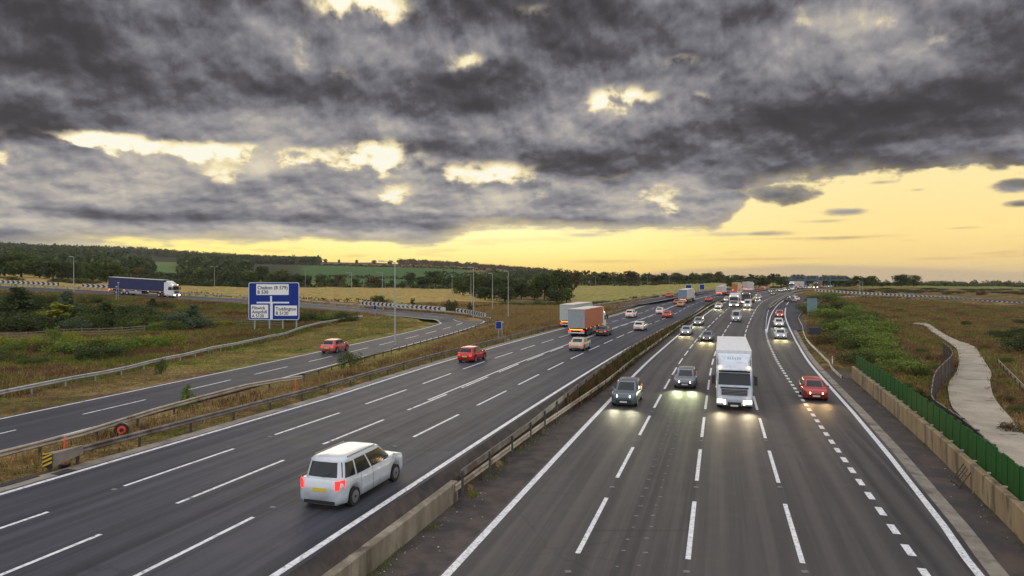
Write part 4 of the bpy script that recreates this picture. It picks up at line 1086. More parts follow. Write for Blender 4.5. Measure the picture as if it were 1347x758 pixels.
def mpost(label, px, py, z, h=.85, top=M_RED):
    q = flat(px, py, z); g = gz(q.x, q.y); r = empty('verge_post', (q.x, q.y, g)); tag(r, label, 'marker post', 'white verge marker posts')
    MB().box((0,0,h/2),(.11,.05,h),0,.9).build('post', M_WHT, r); MB().box((0,-.032,h-.14),(.07,.012,.16)).build('reflector', top, r)
mpost('white marker post beside the pale barrier on the right bank', 1095, 476, .2)
mpost('white marker post by the slip road beneath the lamp column', 504, 414, 1.9)
mpost('white marker post standing right of the equipment posts', 194, 392, 5.0)

# ------------------------------------------------------------------ lamp columns
M_LAMP = pmat('lamp_column', (.34,.35,.34), .5, .3)
def lamp(label, px, pyb, pyt, d, arm=0.0, double=False, rz=0.0):
    q = at(px, pyb, d); g = min(gz(q.x, q.y), q.z + 1.5); top = EYE - (pyt - HZ) * d / FPX
    r = empty('street_lamp', (q.x, q.y, g), rz); tag(r, label, 'street lamp', 'grey lamp columns along the slip roads'); H = top - g
    MB().tube((0,0,-.2), (0,0,1.4), .13, .13, 10).tube((0,0,1.4),(0,0,H), .10, .055, 10).build('column', M_LAMP, r)
    MB().box((0,-.12,.7), (.13,.03,.6)).build('hatch', M_POSTG, r)
    for s in ((-1, 1) if double else ((-1,) if arm >= 0 else (1,))):
        L = abs(arm) if arm else .7
        MB().tube((0,0,H-.05), (s*L, 0, H+.12*L**.5), .045, .035, 8).build('arm', M_LAMP, r)
        MB().box((s*(L+.35), 0, H+.12*L**.5-.01), (.85,.26,.13), 0, .75).build('lantern', M_CAMG, r)
lamp('tall lamp column with a long arm rising from the dry verge beside the slip road', 519.5, 457, 345, 82, 1.35)
lamp('plain lamp column at the far left beside the climbing road', 97, 384.5, 338, 158, .4)
lamp('lamp column with two short arms beyond the road, left of the direction sign', 282, 380, 351, 300, .9, True)
lamp('faint lamp column beyond the field, right above the direction sign', 401.5, 377, 355, 400, 1.2)
lamp('lamp column behind the bend, first to the left of the tall armed one', 462.5, 397, 359, 215, 1.2)
lamp('thin lamp column just right of the tall armed one', 503, 397, 358.5, 215, 1.3)
lamp('lone lamp column in front of the hedge at the right end of the stubble field', 594.7, 384, 361, 270, .4)
lamp('left one of the close pair of lamp columns at the tip of the bend', 619.5, 404, 362, 185, .3)
lamp('tallest lamp column at the tip of the bend', 622.8, 419, 352, 138, .4)
lamp('slim lamp column between the bend and the dark trees', 647.8, 413, 360, 165, .3)
lamp('lamp column in front of the dark trees, nearest to the lorries', 668.5, 418, 357, 140, .3)
lamp('small lamp column by the hedge above the two lorries', 783.2, 378, 364, 520, 1.2)
lamp('distant lamp column on the field edge right of the lorries', 851.5, 374, 364, 560, .3)
lamp('distant lamp column on the field edge nearest the far blue signs', 881, 373.5, 363, 600, .3)
lamp('lamp column behind the right chevron board, left one of two', 1131, 389, 369, 262, .3)
lamp('lamp column behind the right chevron board, right one of two', 1135, 389, 371, 275, .3)
lamp('lamp column among the hedges beside the small grey blue board', 1210, 391, 377, 290, .3)
lamp('thin lamp column beside the hedge towards the right edge', 1306, 396, 379, 300, .3)

# ------------------------------------------------------------------ bridge and gantry far up the motorway
M_STEEL = mottled('bridge_steel', (.06,.10,.12), (.10,.15,.17), .4, .7, bump=0)
M_STEELD = mottled('bridge_soffit', (.03,.04,.045), (.05,.06,.065), .4, .8, bump=0)
BD = 440.0
a, b = at(1039, 372, BD), at(1101, 374, BD + 10)
r = empty('footbridge', (a.x, BD, 0)); tag(r, 'long grey blue bridge across the motorway in the far distance', 'bridge')
L = b.x - a.x; g0 = 5.5
z1 = EYE + (372 - 370) * BD / FPX; z2 = EYE + (372 - 366.2) * BD / FPX
MB().box((L/2, 0, (z1+z2)/2 - .2), (L + 4, 3.2, .9)).build('deck', M_STEEL, r)
mb = MB()
for k in range(13):
    x = L * k / 12; mb.box((x, -1.6, z2 + .1), (.25, .15, 2.2))
    if k < 12: mb.tube((x, -1.6, z1 + .3), (x + L/12, -1.6, z2 + 1.1), .14, .14, 5)
mb.box((L/2, -1.6, z2 + 1.1), (L, .2, .25)); mb.build('truss', M_STEEL, r)
for x in (-1.5, L * .33, L * .68, L + 1.5): MB().box((x, 0, (z1 + g0) / 2 - .5), (1.0, 2.2, z1 - g0 + 1.5)).build('pier', M_STEELD, r)
for k, (x0, x1) in enumerate([(1041,1058), (1060,1074), (1076,1092)]):
    p0, p1 = at(x0, 371, 405 + k*6), at(x1, 371, 405 + k*6)
    rr = empty('sign_gantry', (p0.x, p0.y, 6.0)); tag(rr, ['dark overhead sign gantry, leftmost of three below the far bridge', 'dark overhead sign gantry, middle one of three below the far bridge', 'dark overhead sign gantry, rightmost of three below the far bridge'][k], 'gantry', 'overhead sign gantries')
    w = p1.x - p0.x; top = EYE + (372 - [361.5, 363, 365][k]) * 405 / FPX - 6
    MB().box((w/2, 0, top - 1.0), (w, .6, 1.2)).build('beam', M_STEEL, rr)
    for x in (0, w): MB().box((x, 0, top/2 - .6), (.45, .45, top + .8)).build('leg', M_STEEL, rr)
    for j in range(3): MB().box((w * (.2 + .3 * j), -.4, top - .8), (w * .22, .15, 1.9)).build('sign_panel', M_STEELD, rr)
# clutter on the strip by the wall

# ------------------------------------------------------------------ vegetation
def leaf_mat(name, a, b, c, transl=.25):
    m = bpy.data.materials.new(name); m.use_nodes = True; t = NT(m.node_tree); bs = t.n['Principled BSDF']; out = t.n['Material Output']
    at_ = t.new('ShaderNodeAttribute'); at_.attribute_name = 'tone'; oi = t.new('ShaderNodeObjectInfo')
    col = t.mix(t.sstep(at_.outputs['Fac'], .0, .55), a, b); col = t.mix(t.sstep(at_.outputs['Fac'], .6, 1.0), col, c)
    col = t.mix(t.mul(oi.outputs['Random'], .5), col, t.mix(.5, col, c))
    bs.inputs['Roughness'].default_value = .7; bs.inputs['Specular IOR Level'].default_value = .15
    t.l.new(col, bs.inputs['Base Color'])
    tr = t.new('ShaderNodeBsdfTranslucent'); t.l.new(col, tr.inputs[0]); mx = t.new('ShaderNodeMixShader'); mx.inputs[0].default_value = transl
    t.l.new(bs.outputs[0], mx.inputs[1]); t.l.new(tr.outputs[0], mx.inputs[2]); t.l.new(mx.outputs[0], out.inputs[0]); return m
LF_D = leaf_mat('leaf_dark', (.026,.040,.014), (.050,.070,.022), (.090,.110,.034))
LF_M = leaf_mat('leaf_mid', (.042,.062,.016), (.072,.098,.024), (.120,.145,.036))
LF_L = leaf_mat('leaf_light', (.080,.115,.022), (.130,.185,.032), (.200,.245,.048))
LF_Y = leaf_mat('leaf_yellow', (.13,.155,.022), (.22,.235,.030), (.33,.29,.035))
LF_B = leaf_mat('leaf_brown', (.060,.046,.018), (.105,.078,.028), (.155,.110,.040))
LF_S = leaf_mat('leaf_grey_green', (.055,.078,.040), (.090,.122,.062), (.135,.165,.088))
GR_D = leaf_mat('grass_dry', (.165,.110,.040), (.265,.180,.070), (.40,.29,.12), .35)
GR_R = leaf_mat('grass_rust', (.080,.043,.022), (.140,.078,.038), (.22,.135,.065), .3)
GR_G = leaf_mat('grass_green', (.078,.092,.017), (.130,.150,.028), (.20,.21,.042), .3)
M_BARK = mottled('bark', (.030,.022,.015), (.060,.045,.032), 4.0, .9)
def cards(C, size, tone, tilt=1.0, aspect=1.0, r=rng):
    """C (n,3) centres -> quads of random orientation"""
    n = len(C); a = r.normal(size=(n, 3)); a[:, 2] *= tilt; a /= np.linalg.norm(a, axis=1)[:, None]
    b = r.normal(size=(n, 3)); b -= (a * b).sum(1)[:, None] * a; b /= np.linalg.norm(b, axis=1)[:, None]
    s = np.broadcast_to(size, (n,)) * r.uniform(.6, 1.3, n); a *= s[:, None] * .5 * aspect; b *= s[:, None] * .5
    V = np.stack([C - a - b * .4, C + b * .0 - b * 1.0 + a * .2, C + a, C + b], 1).reshape(-1, 3); F = np.arange(4 * n).reshape(n, 4); T = np.repeat(tone, 4)
    return V, F, T
def foliage_mesh(name, parts, mat):
    Vs, Fs, Ts = [], [], []; o = 0
    for V, F, T in parts: Vs.append(V); Fs.append(F + o); Ts.append(T); o += len(V)
    V, F, T = np.concatenate(Vs), np.concatenate(Fs), np.concatenate(Ts)
    me = npmesh(name, V, F, mat); a = me.attributes.new('tone', 'FLOAT', 'POINT'); a.data.foreach_set('value', T.astype(np.float32)); return me
def clump(c, rad, n, size, r, base=.5, flat=.85):
    u = r.normal(size=(n, 3)); u /= np.linalg.norm(u, axis=1)[:, None]; q = r.uniform(.35, 1.05, n) ** .6
    P = c + u * q[:, None] * rad * np.array((1, 1, flat)); tone = np.clip(base + r.uniform(-.3, .3, n), 0, 1)
    return cards(P, size, tone, r=r)
def crown(kind, seed, n=1700, size=.075):
    """unit tree: height 1, foot at the origin"""
    r = np.random.default_rng(seed); parts = []; cl = []
    if kind == 'round': sp = [(r.uniform(-.30,.30), r.uniform(-.30,.30), r.uniform(.08,.86), r.uniform(.11,.20)) for _ in range(38)]; sp = [s for s in sp if math.hypot(s[0], s[1]) < .42 * math.sqrt(max(.1, 1 - ((s[2]-.48)/.50) ** 2))]
    elif kind == 'tall': sp = [(r.uniform(-.13,.13), r.uniform(-.13,.13), z, r.uniform(.07,.12) * (1.2 - z * .5)) for z in np.linspace(.2, .93, 18)]
    elif kind == 'sparse': sp = [(r.uniform(-.32,.32), r.uniform(-.32,.32), r.uniform(.30,.95), r.uniform(.05,.10)) for _ in range(22)]
    elif kind == 'bush': sp = [(r.uniform(-.52,.52), r.uniform(-.52,.52), r.uniform(.10,.66), r.uniform(.16,.30)) for _ in range(22)]; sp = [s for s in sp if s[2] + s[3] < 1.02 - .45 * math.hypot(s[0], s[1])]
    elif kind == 'cone': sp = [(r.uniform(-.30,.30)*(1-z), r.uniform(-.30,.30)*(1-z), z, .08 + .14 * (1-z)) for z in np.linspace(.08, .93, 20)]
    tot = sum(s[3] ** 2 for s in sp)
    for s in sp:
        parts.append(clump(np.array(s[:3]), s[3], max(8, int(n * s[3] ** 2 / tot)), size, r, r.uniform(.25, .7) , .8))
    # stray sprays break the outline
    k = n // 12; i = r.integers(0, len(sp), k); q = r.normal(size=(k, 3)); q /= np.linalg.norm(q, axis=1)[:, None]
    C = np.array([sp[j][:3] for j in i]) + q * (np.array([sp[j][3] for j in i]) * r.uniform(1.0, 1.35, k))[:, None]; C[:, 2] = np.abs(C[:, 2])
    parts.append(cards(C, size * .8, r.uniform(.3, .9, k), r=r)); return parts, sp
CROWNS = {}
def get_crown(kind, seed, mat, n, size):
    key = (kind, seed, mat.name, n, size)
    if key not in CROWNS:
        parts, sp = crown(kind, seed, n, size); me = foliage_mesh('crown', parts, mat)
        mb = MB(); r = np.random.default_rng(seed + 5)
        if kind in ('bush',):
            for s in sp[:6]: mb.tube((0,0,0), (s[0]*.8, s[1]*.8, s[2]), .016, .006, 5)
        else:
            mb.tube((0,0,-.03), (.01,0,.30), .028, .020, 7).tube((.01,0,.30), (0,.01,.72), .020, .008, 6)
            for s in sp[:12]: mb.tube((0,0,max(.15, s[2]*.55)), (s[0]*.9, s[1]*.9, s[2]), .010, .004, 5)
        tm = meshobj('trunk', mb.v, mb.f, M_BARK); td = tm.data; bpy.data.objects.remove(tm)
        CROWNS[key] = (me, td)
    return CROWNS[key]
def plant(name, label, cat, x, y, h, w, kind='round', seed=1, mat=None, group=None, n=1700, size=.075, z=None, rz=None):
    """w = width / height factor"""
    me, td = get_crown(kind, seed, mat, n, size)
    g = gz(x, y) if z is None else z
    r = empty(name, (x, y, g - .02), random.uniform(0, 6.28) if rz is None else rz); tag(r, label, cat, group)
    c = bpy.data.objects.new('crown' if kind != 'bush' else 'foliage', me); link(c, r); c.scale = (h * w, h * w, h)
    t = bpy.data.objects.new('trunk' if kind != 'bush' else 'stems', td); link(t, r); t.scale = (h * w, h * w, h); return r
def tree_at(label, px, top, d, w=1.0, kind='round', seed=1, mat=None, name='tree', cat='tree', group=None, n=1700, size=.075, wpx=None):
    x = (px - CX) * d / FPX; g = gz(x, d); h = max(1.0, EYE + (HZ - top) * d / FPX - g)
    if wpx: w = wpx * d / FPX / h / (.84 if kind == 'round' else .3 if kind == 'tall' else .72 if kind == 'sparse' else 1.15 if kind == 'bush' else .62)
    return plant(name, label, cat, x, d, h, w, kind, seed, mat, group, n, size)
ORD = ['first','second','third','fourth','fifth','sixth','seventh','eighth','ninth','tenth','eleventh','twelfth','thirteenth','fourteenth','fifteenth','sixteenth','seventeenth','eighteenth','nineteenth','twentieth','twenty-first','twenty-second','twenty-third','twenty-fourth','twenty-fifth','twenty-sixth','twenty-seventh','twenty-eighth','twenty-ninth','thirtieth','thirty-first','thirty-second','thirty-third','thirty-fourth','thirty-fifth','thirty-sixth','thirty-seventh','thirty-eighth','thirty-ninth','fortieth']
def row(fmt, items, **k):
    items = sorted(items, key=lambda i: i[0])
    for i, it in enumerate(items):
        kk = dict(k); kk.update(it[5] if len(it) > 5 else {})
        px, top, d, wpx, mat = it[:5]
        tree_at(fmt % ORD[i], px, top, d, wpx=wpx, mat=mat, seed=1 + i % 4, **kk)
# big trees at the far left, above the chevron boards
row('%s big tree from the left in the wood edge behind the amber chevron boards', [(-18,332,330,44,LF_M),(6,334,345,36,LF_D),(28,330,335,44,LF_M),(52,336,350,34,LF_D),(70,341,330,34,LF_D),(90,340,360,30,LF_D),(105,342,340,30,LF_M),(122,341,335,30,LF_M),(140,343,335,34,LF_M),(153,346,350,26,LF_M),(-45,330,340,44,LF_D)], group='trees behind the amber chevron boards', n=2200, size=.06)
row('%s dark bush from the left in the thicket between the chevron boards', [(8,366,300,26,LF_D),(18,364,240,20,LF_D),(78,364,240,24,LF_D),(90,366,235,26,LF_D),(106,364,230,26,LF_M),(122,368,235,26,LF_B),(100,370,225,22,LF_D)], kind='bush', name='bush', cat='bush', group='thicket between the chevron boards', n=900, size=.09)
row('%s tree from the left in the dark belt behind the blue lorry and field', [(160,356,520,20,LF_D),(172,353,540,22,LF_D),(183,350,540,20,LF_B),(196,354,520,20,LF_D),(210,356,500,18,LF_D),(224,358,470,20,LF_D),(238,356,460,22,LF_D),(250,352,470,24,LF_M),(264,350,480,24,LF_M),(280,355,450,22,LF_D),(295,352,470,26,LF_D),(312,356,440,24,LF_D),(328,354,450,26,LF_M),(345,349,460,22,LF_D),(358,356,440,24,LF_M),(372,354,445,24,LF_M),(388,358,440,22,LF_D)], group='tree belt behind the blue lorry', n=1100, size=.085)
row('%s hedgerow tree from the left between the stubble field and the green crop', [(402,360,440,16,LF_D),(422,361,440,20,LF_M),(436,365,440,12,LF_D),(447,360,440,14,LF_B),(467,365,438,11,LF_D),(491,363,435,20,LF_B),(500,367,435,12,LF_D),(540,357.5,520,19,LF_D),(558,362,430,24,LF_D),(573,355,470,32,LF_M),(590,362,440,20,LF_D),(604,363,430,22,LF_D),(516,368,435,8,LF_D),(530,369,435,8,LF_D)], group='hedgerow trees behind the stubble field', n=900, size=.09)
row('%s tree from the left in the dark clump right of the bend', [(609,359,300,26,LF_M),(624,356,290,34,LF_M),(641,361,280,30,LF_D),(656,358,285,32,LF_M),(672,362,270,34,LF_D),(686,366,265,30,LF_D),(638,374,240,30,LF_D),(664,376,235,34,LF_D)], group='dark tree clump right of the bend', n=2400, size=.055)
row('%s tree from the left in the tall clump above the lorries', [(703,362,262,26,LF_M),(716,359,258,28,LF_D),(727,356,262,24,LF_M),(738,350,265,30,LF_D,dict(kind='round')),(752,356,300,20,LF_B,dict(kind='sparse')),(745,378,245,22,LF_M),(733,380,240,26,LF_D)], group='tall tree clump above the lorries', n=2600, size=.05)
# scrub at the foot of those clumps
row('%s low bush from the left in the scrub between the bend and the lorries', [(640,396,205,20,LF_M),(655,397,200,24,LF_M),(668,396,196,22,LF_D),(680,397,195,22,LF_M),(694,395,196,22,LF_M),(708,394,200,22,LF_M),(720,395,204,20,LF_D),(734,395,206,16,LF_M),(775,396,215,12,LF_M),(786,394,222,14,LF_M),(797,393,228,12,LF_M),(810,393,234,12,LF_L),(822,391,240,12,LF_M),(835,388,248,12,LF_M),(848,388,255,10,LF_B),(862,386,262,12,LF_M),(877,385,270,10,LF_B),(892,384,280,10,LF_M)], kind='bush', name='bush', cat='bush', group='scrub between the bend and the lorries', n=900, size=.09)
# tree line right of centre
its = []
for i, px in enumerate(np.arange(752, 1000, 7.2)):
    its.append((float(px) + random.uniform(-2, 2), [362,359,361,357,360,363,358,361][i % 8] + random.uniform(-1, 1) + (2 if px > 950 else 0), 640 + random.uniform(-25, 25), random.uniform(11, 16), (LF_D, LF_D, LF_M, LF_B)[i % 4], dict(kind=['round','tall','round','sparse','round'][i % 5])))
row('%s tree from the left in the tree line beyond the pale field', its[:34], group='tree line beyond the pale field', n=700, size=.11)
row('%s tree from the left in the wood before the far bridge', [(962,371,430,14,LF_D),(972,369,440,14,LF_M),(982,366,450,14,LF_D),(991,367,440,12,LF_M),(999,365,450,12,LF_D,dict(kind='tall')),(1008,364,450,14,LF_D),(1017,359,455,16,LF_D,dict(kind='sparse')),(1027,363,450,14,LF_M),(1036,366,450,12,LF_D),(1044,367,465,14,LF_D),(1054,365.5,470,14,LF_D),(1056,362,540,16,LF_D),(1070,361.5,540,16,LF_M),(1086,361,520,18,LF_D),(1098,360,500,18,LF_D),(1108,361.5,480,16,LF_M)], group='wood before the far bridge', n=900, size=.09)
row('%s bush from the left on the bank below the far bridge', [(960,378,330,14,LF_M),(972,377,340,14,LF_M),(984,376,345,16,LF_D),(996,376,355,16,LF_M),(1008,375,360,16,LF_M),(1020,375,370,16,LF_D),(1032,374,385,14,LF_B)], kind='bush', name='bush', cat='bush', group='bushes below the far bridge', n=600, size=.11)
# right: trees on the skyline and the planted embankment
row('%s tree from the left on the skyline of the right hand fields', [(1118,368,400,12,LF_D),(1127,362,420,14,LF_D),(1136,363,430,13,LF_D),(1148,362,430,14,LF_M),(1160,371,440,8,LF_D),(1169,371,450,8,LF_D),(1186,358.5,420,24,LF_D,dict(n=2600,size=.05)),(1202,361,425,16,LF_M,dict(n=2000,size=.055)),(1222,374,640,6,LF_D),(1243,372,620,6,LF_D,dict(kind='tall')),(1268,375,640,10,LF_D),(1291,374,600,10,LF_D),(1306,375.5,640,14,LF_D),(1324,372,600,10,LF_D,dict(kind='sparse')),(1338,376,640,14,LF_D),(1352,376,640,14,LF_D)], group='trees on the right hand skyline', n=900, size=.09)
its = []
for i, (px, top, d) in enumerate([(x, 379.5 + .02*(x-1095) + random.uniform(-2.5, 2.2), 272 + random.uniform(-6, 40)) for x in np.arange(1092, 1360, 7.4)]):
    its.append((float(px), top, d, random.uniform(13, 19), (LF_D, LF_M, LF_D, LF_B)[i % 4]))
row('%s bush from left on the embankment behind the right chevron board', its[:36], kind='bush', name='bush', cat='bush', group='bushes behind the right chevron board', n=650, size=.10)
# bushes of the basin on the right
rr_ = random.Random(5); its = []
for (px, py, d, s, m_) in [(1072,412,150,3.0,LF_M),(1080,404,170,2.6,LF_M),(1092,402,170,2.6,LF_L),(1102,408,150,2.8,LF_M),(1090,416,135,2.6,LF_L),(1104,418,128,2.6,LF_M),(1118,412,140,2.6,LF_L),(1128,418,130,2.6,LF_M),(1138,424,120,2.6,LF_L),(1122,428,112,2.8,LF_M),(1108,432,104,2.6,LF_L),(1136,438,100,2.6,LF_L),(1150,432,108,2.4,LF_L),(1158,442,96,2.4,LF_L),(1146,450,90,2.2,LF_L),(1128,450,90,2.2,LF_M),(1164,454,86,2.0,LF_L),(1150,462,80,1.8,LF_L),(1176,466,78,1.8,LF_L),(1134,466,78,1.5,LF_M),(1186,478,70,1.5,LF_L),(1112,444,96,2.2,LF_M),(1168,430,112,2.0,LF_M),(1098,426,116,2.2,LF_M),(1142,414,138,2.4,LF_M),(1086,430,112,1.6,LF_B),(1078,442,98,1.4,LF_B)]:
    its.append((px, py, d, s, m_))
its.sort(key=lambda i: i[0])
for i, (px, py, d, s, m_) in enumerate(its):
    q = flat(px, py + 8, .4); plant('bush', f'{ORD[i]} bush from left in the bright green thicket beside the joining slip road', 'bush', q.x, q.y, s * rr_.uniform(1.0, 1.35), rr_.uniform(1.5, 2.0), 'bush', 1 + i % 4, m_, 'green thicket on the right bank', 1800, .055)
its = [(1206,512,.8,LF_D),(1222,520,.7,LF_D),(1201,528,1.0,LF_D),(1215,531,.8,LF_M),(1212,486,1.0,LF_M),(1230,478,.8,LF_L),(1194,502,.6,LF_M),(1190,516,.6,LF_D),(1212,457,.9,LF_M),(1183,411,.8,LF_D),(1310,438,1.3,LF_D),(1322,440,1.3,LF_D),(1338,434,1.5,LF_D),(1342,456,2.4,LF_D),(1350,448,2.6,LF_D),(1271,422,1.3,LF_D),(1340,421,1.5,LF_D),(1325,470,.9,LF_M),(1222,466,.6,LF_M),(1182,452,.7,LF_D),(1243,447,.5,LF_L),(1330,560,.8,LF_B),(1342,535,.7,LF_M),(1325,520,.7,LF_B),(1296,452,.7,LF_B),(1150,482,.9,LF_M),(1165,490,.8,LF_B),(1135,478,.8,LF_M)]
its.sort(key=lambda i: i[0])
for i, (px, py, s, m_) in enumerate(its):
    q = flat(px, py + 6, .2); plant('bush', f'{ORD[i]} scattered bush from left in rough ground around the concrete track', 'bush', q.x, q.y, s * 1.1, rr_.uniform(1.0, 1.5), 'bush', 1 + i % 4, m_, 'scattered bushes around the concrete track', 1500, .06)
# thicket at the left
its = [(-30,388,118,60,LF_D,'cone'),(2,398,116,50,LF_D,'bush'),(24,381,112,44,LF_D,'cone'),(48,396,116,40,LF_D,'bush'),(70,394,118,34,LF_D,'bush'),(88,386,118,28,LF_S,'cone'),(74,402,108,22,LF_Y,'tall'),(104,400,112,34,LF_D,'bush'),(118,396,120,26,LF_M,'bush'),(130,404,112,30,LF_D,'bush'),(150,398,118,46,LF_D,'bush'),(172,396,116,46,LF_D,'bush'),(190,402,112,36,LF_D,'bush'),(172,420,104,26,LF_L,'bush'),(214,411,112,30,LF_S,'bush'),(236,408,110,34,LF_S,'bush'),(255,404,110,24,LF_S,'cone'),(258,414,108,28,LF_S,'bush'),(60,412,104,40,LF_D,'bush'),(30,414,104,44,LF_D,'bush'),(100,416,104,30,LF_S,'bush'),(4,416,104,40,LF_D,'bush'),(201,396,132,10,LF_D,'cone'),(217,397,132,12,LF_M,'bush'),(123,390,134,20,LF_M,'bush'),(60,386,134,20,LF_M,'bush'),(14,387,132,26,LF_M,'bush'),(205,424,103,22,LF_L,'bush'),(42,384,130,20,LF_D,'bush'),(248,402,128,18,LF_L,'bush'),(12,404,108,40,LF_D,'bush'),(52,404,110,36,LF_M,'bush'),(86,400,110,30,LF_M,'bush'),(140,400,114,30,LF_M,'cone'),(160,410,106,34,LF_D,'bush'),(184,408,106,34,LF_M,'bush'),(226,420,104,24,LF_M,'bush'),(116,410,106,30,LF_M,'bush'),(-12,396,112,40,LF_M,'cone')]
its.sort(key=lambda i: i[0])
for i, (px, top, d, w, m_, kd) in enumerate(its):
    top -= 4
    tree_at(f'{ORD[i]} bush from the left in the tall dark thicket at the left', px, top, d, kind=kd, seed=1 + i % 4, mat=m_, name='bush', cat='bush', group='tall thicket at the left', n=2600, size=.05, wpx=w * 1.35)
its = [(5,440,95,22,LF_Y),(22,444,92,20,LF_L),(46,436,94,16,LF_Y),(58,446,90,20,LF_B),(72,424,98,14,LF_L),(78,437,92,26,LF_L),(94,428,95,16,LF_Y),(88,446,88,30,LF_L),(112,438,92,26,LF_Y),(128,442,90,30,LF_M),(132,452,84,34,LF_D),(150,438,93,24,LF_Y),(160,442,90,22,LF_L),(176,438,94,18,LF_L),(118,452,85,18,LF_M),(194,436,96,20,LF_Y),(208,440,95,18,LF_L),(225,433,99,18,LF_Y),(15,462,80,20,LF_M),(45,466,78,22,LF_M),(290,421,112,18,LF_Y),(345,410,118,18,LF_L),(376,412,118,22,LF_M),(396,410,120,22,LF_M),(412,410,122,22,LF_M),(428,412,122,20,LF_L),(444,412,123,20,LF_M),(452,407,122,10,LF_M),(462,416,124,14,LF_M),(358,424,116,16,LF_M),(212,466,71,9,LF_M),(-14,452,86,30,LF_M)]
its.sort(key=lambda i: i[0])
for i, (px, top, d, w, m_) in enumerate(its):
    if px < 240: d *= .80; top -= 2
    else: top -= 3
    tree_at(f'{ORD[i]} low leafy bush from left before the dark thicket and blue sign', px, top, d, kind='bush', seed=1 + i % 4, mat=m_, name='bush', cat='bush', group='low leafy bushes at the left', n=1500, size=.06, wpx=w * 1.5)
# single bushes people would point at
tree_at('fresh green sapling growing between the two barriers', 246, 505, 41.5, kind='cone', seed=2, mat=LF_L, name='sapling', cat='sapling', n=1500, size=.045, wpx=24)
tree_at('bright green bush in the dry verge right of the slip road hatchback', 460, 455, 61, kind='bush', seed=3, mat=LF_M, name='bush', cat='bush', n=1900, size=.05, wpx=27)
tree_at('dark twin bush behind the left part of the bend chevron board', 497, 384, 172, kind='bush', seed=1, mat=LF_D, name='bush', cat='bush', n=1300, size=.07, wpx=16)
tree_at('smaller dark bush beside the twin bush behind the chevron board', 508, 391, 172, kind='bush', seed=2, mat=LF_D, name='bush', cat='bush', n=900, size=.07, wpx=14)
tree_at('thin sapling behind the middle of the bend chevron board', 543, 392, 172, kind='tall', seed=3, mat=LF_M, name='sapling', cat='sapling', n=400, size=.08, wpx=5)
tree_at('round dark bush between the two white and black chevron boards', 592, 390, 152, kind='bush', seed=4, mat=LF_D, name='bush', cat='bush', n=2200, size=.05, wpx=20)
tree_at('narrow bush beside the tallest lamp column on the bend', 618, 397, 152, kind='cone', seed=1, mat=LF_D, name='bush', cat='bush', n=900, size=.06, wpx=10)
tree_at('small yellow flowering weed at the foot of the median barrier', 622, 636, 27.9, kind='bush', seed=2, mat=LF_Y, name='weed', cat='weed', n=500, size=.08, wpx=14)
tree_at('lone round tree on the left skyline hill', 82, 324.5, 1500, seed=2, mat=LF_D, n=900, size=.09, wpx=8)
row('%s small tree from the left on the skyline above the brown field', [(397,338,1550,7,LF_B),(406,337.5,1560,8,LF_B),(428,340,1560,5,LF_B),(446,341,1560,3,LF_D),(469,341,1560,4,LF_D),(492,342,1560,6,LF_B),(513,342,1560,7,LF_B),(388,343,1400,8,LF_D),(346,348,700,14,LF_D)], group='small trees above the brown field', n=500, size=.12)

# hedges
def hedge(label, pts, h, w, mat, dens=5.0, size=.5, group=None, name='hedge', cat='hedge'):
    P = polyline([Vector((x, y, 0)) for x, y in pts], 3.0); L = sum((b - a).length for a, b in zip(P[:-1], P[1:])); n = int(L * dens)
    i = rng.integers(0, len(P) - 1, n); t = rng.uniform(0, 1, n); A = np.array([tuple(p) for p in P]); C = A[i] * (1 - t)[:, None] + A[i+1] * t[:, None]
    C[:, 0] += rng.normal(0, w * .35, n); C[:, 1] += rng.normal(0, w * .35, n)
    hh = h * (.75 + .35 * np.sin(C[:, 0] * .35) * np.sin(C[:, 0] * .11 + C[:, 1] * .2)); C[:, 2] = zt(C[:, 0], C[:, 1]) + hh * rng.uniform(0, 1, n) ** .7
    me = foliage_mesh(name, [cards(C, size, np.clip(.45 + .35 * np.sin(C[:, 0] * .9) + rng.uniform(-.3, .3, n), 0, 1))], mat); o = bpy.data.objects.new(name, me); link(o); tag(o, label, cat, group); return o
hedge('long dark hedge along the far edge of the stubble field', [hp(232,0,425), hp(400,0,425), hp(560,0,418), hp(640,0,400), hp(700,0,380)], 3.6, 3, LF_D, 14, 1.1)
hedge('dark hedge below the tree belt behind the blue lorry', [hp(155,0,300), hp(200,0,330), hp(262,0,400), hp(320,0,424)], 5.5, 5, LF_D, 22, 1.2)
hedge('hedge splitting the green crop field', [hp(420,0,720), hp(500,0,720), hp(556,0,710)], 4, 3, LF_D, 8, 1.5)
hedge('thin hedge along the top of the green crop field', [hp(395,0,1225), hp(500,0,1225), hp(640,0,1225)], 5, 4, LF_D, 6, 2.2)
hedge('hedge between the brown field and the crop at the centre', [hp(560,0,840), hp(700,0,850), hp(800,0,800)], 6, 4, LF_D, 8, 1.8)
hedge('dark hedge along the far edge of the pale field', [hp(735,0,610), hp(840,0,612), hp(940,0,600), hp(985,0,560)], 4, 4, LF_D, 14, 1.3)
hedge('low hedge across the right hand fields', [hp(1130,0,480), hp(1210,0,500), hp(1347,0,520), hp(1420,0,520)], 1.6, 3, LF_D, 12, 1.0)
hedge('distant hedge line below the right hand skyline', [hp(1140,0,900), hp(1250,0,920), hp(1400,0,920)], 4, 4, LF_D, 8, 1.8)
hedge('brambly hedge along the near side of the right chevron board', [hp(1095,0,235), hp(1160,0,232), hp(1240,0,222), hp(1347,0,205)], 1.0, 4, LF_B, 14, .5)
hedge('scrubby hedge on the near edge of the stubble field', [hp(236,0,182), hp(330,0,176), hp(470,0,172), hp(600,0,172), hp(650,0,185)], 1.0, 2.5, LF_B, 9, .45)

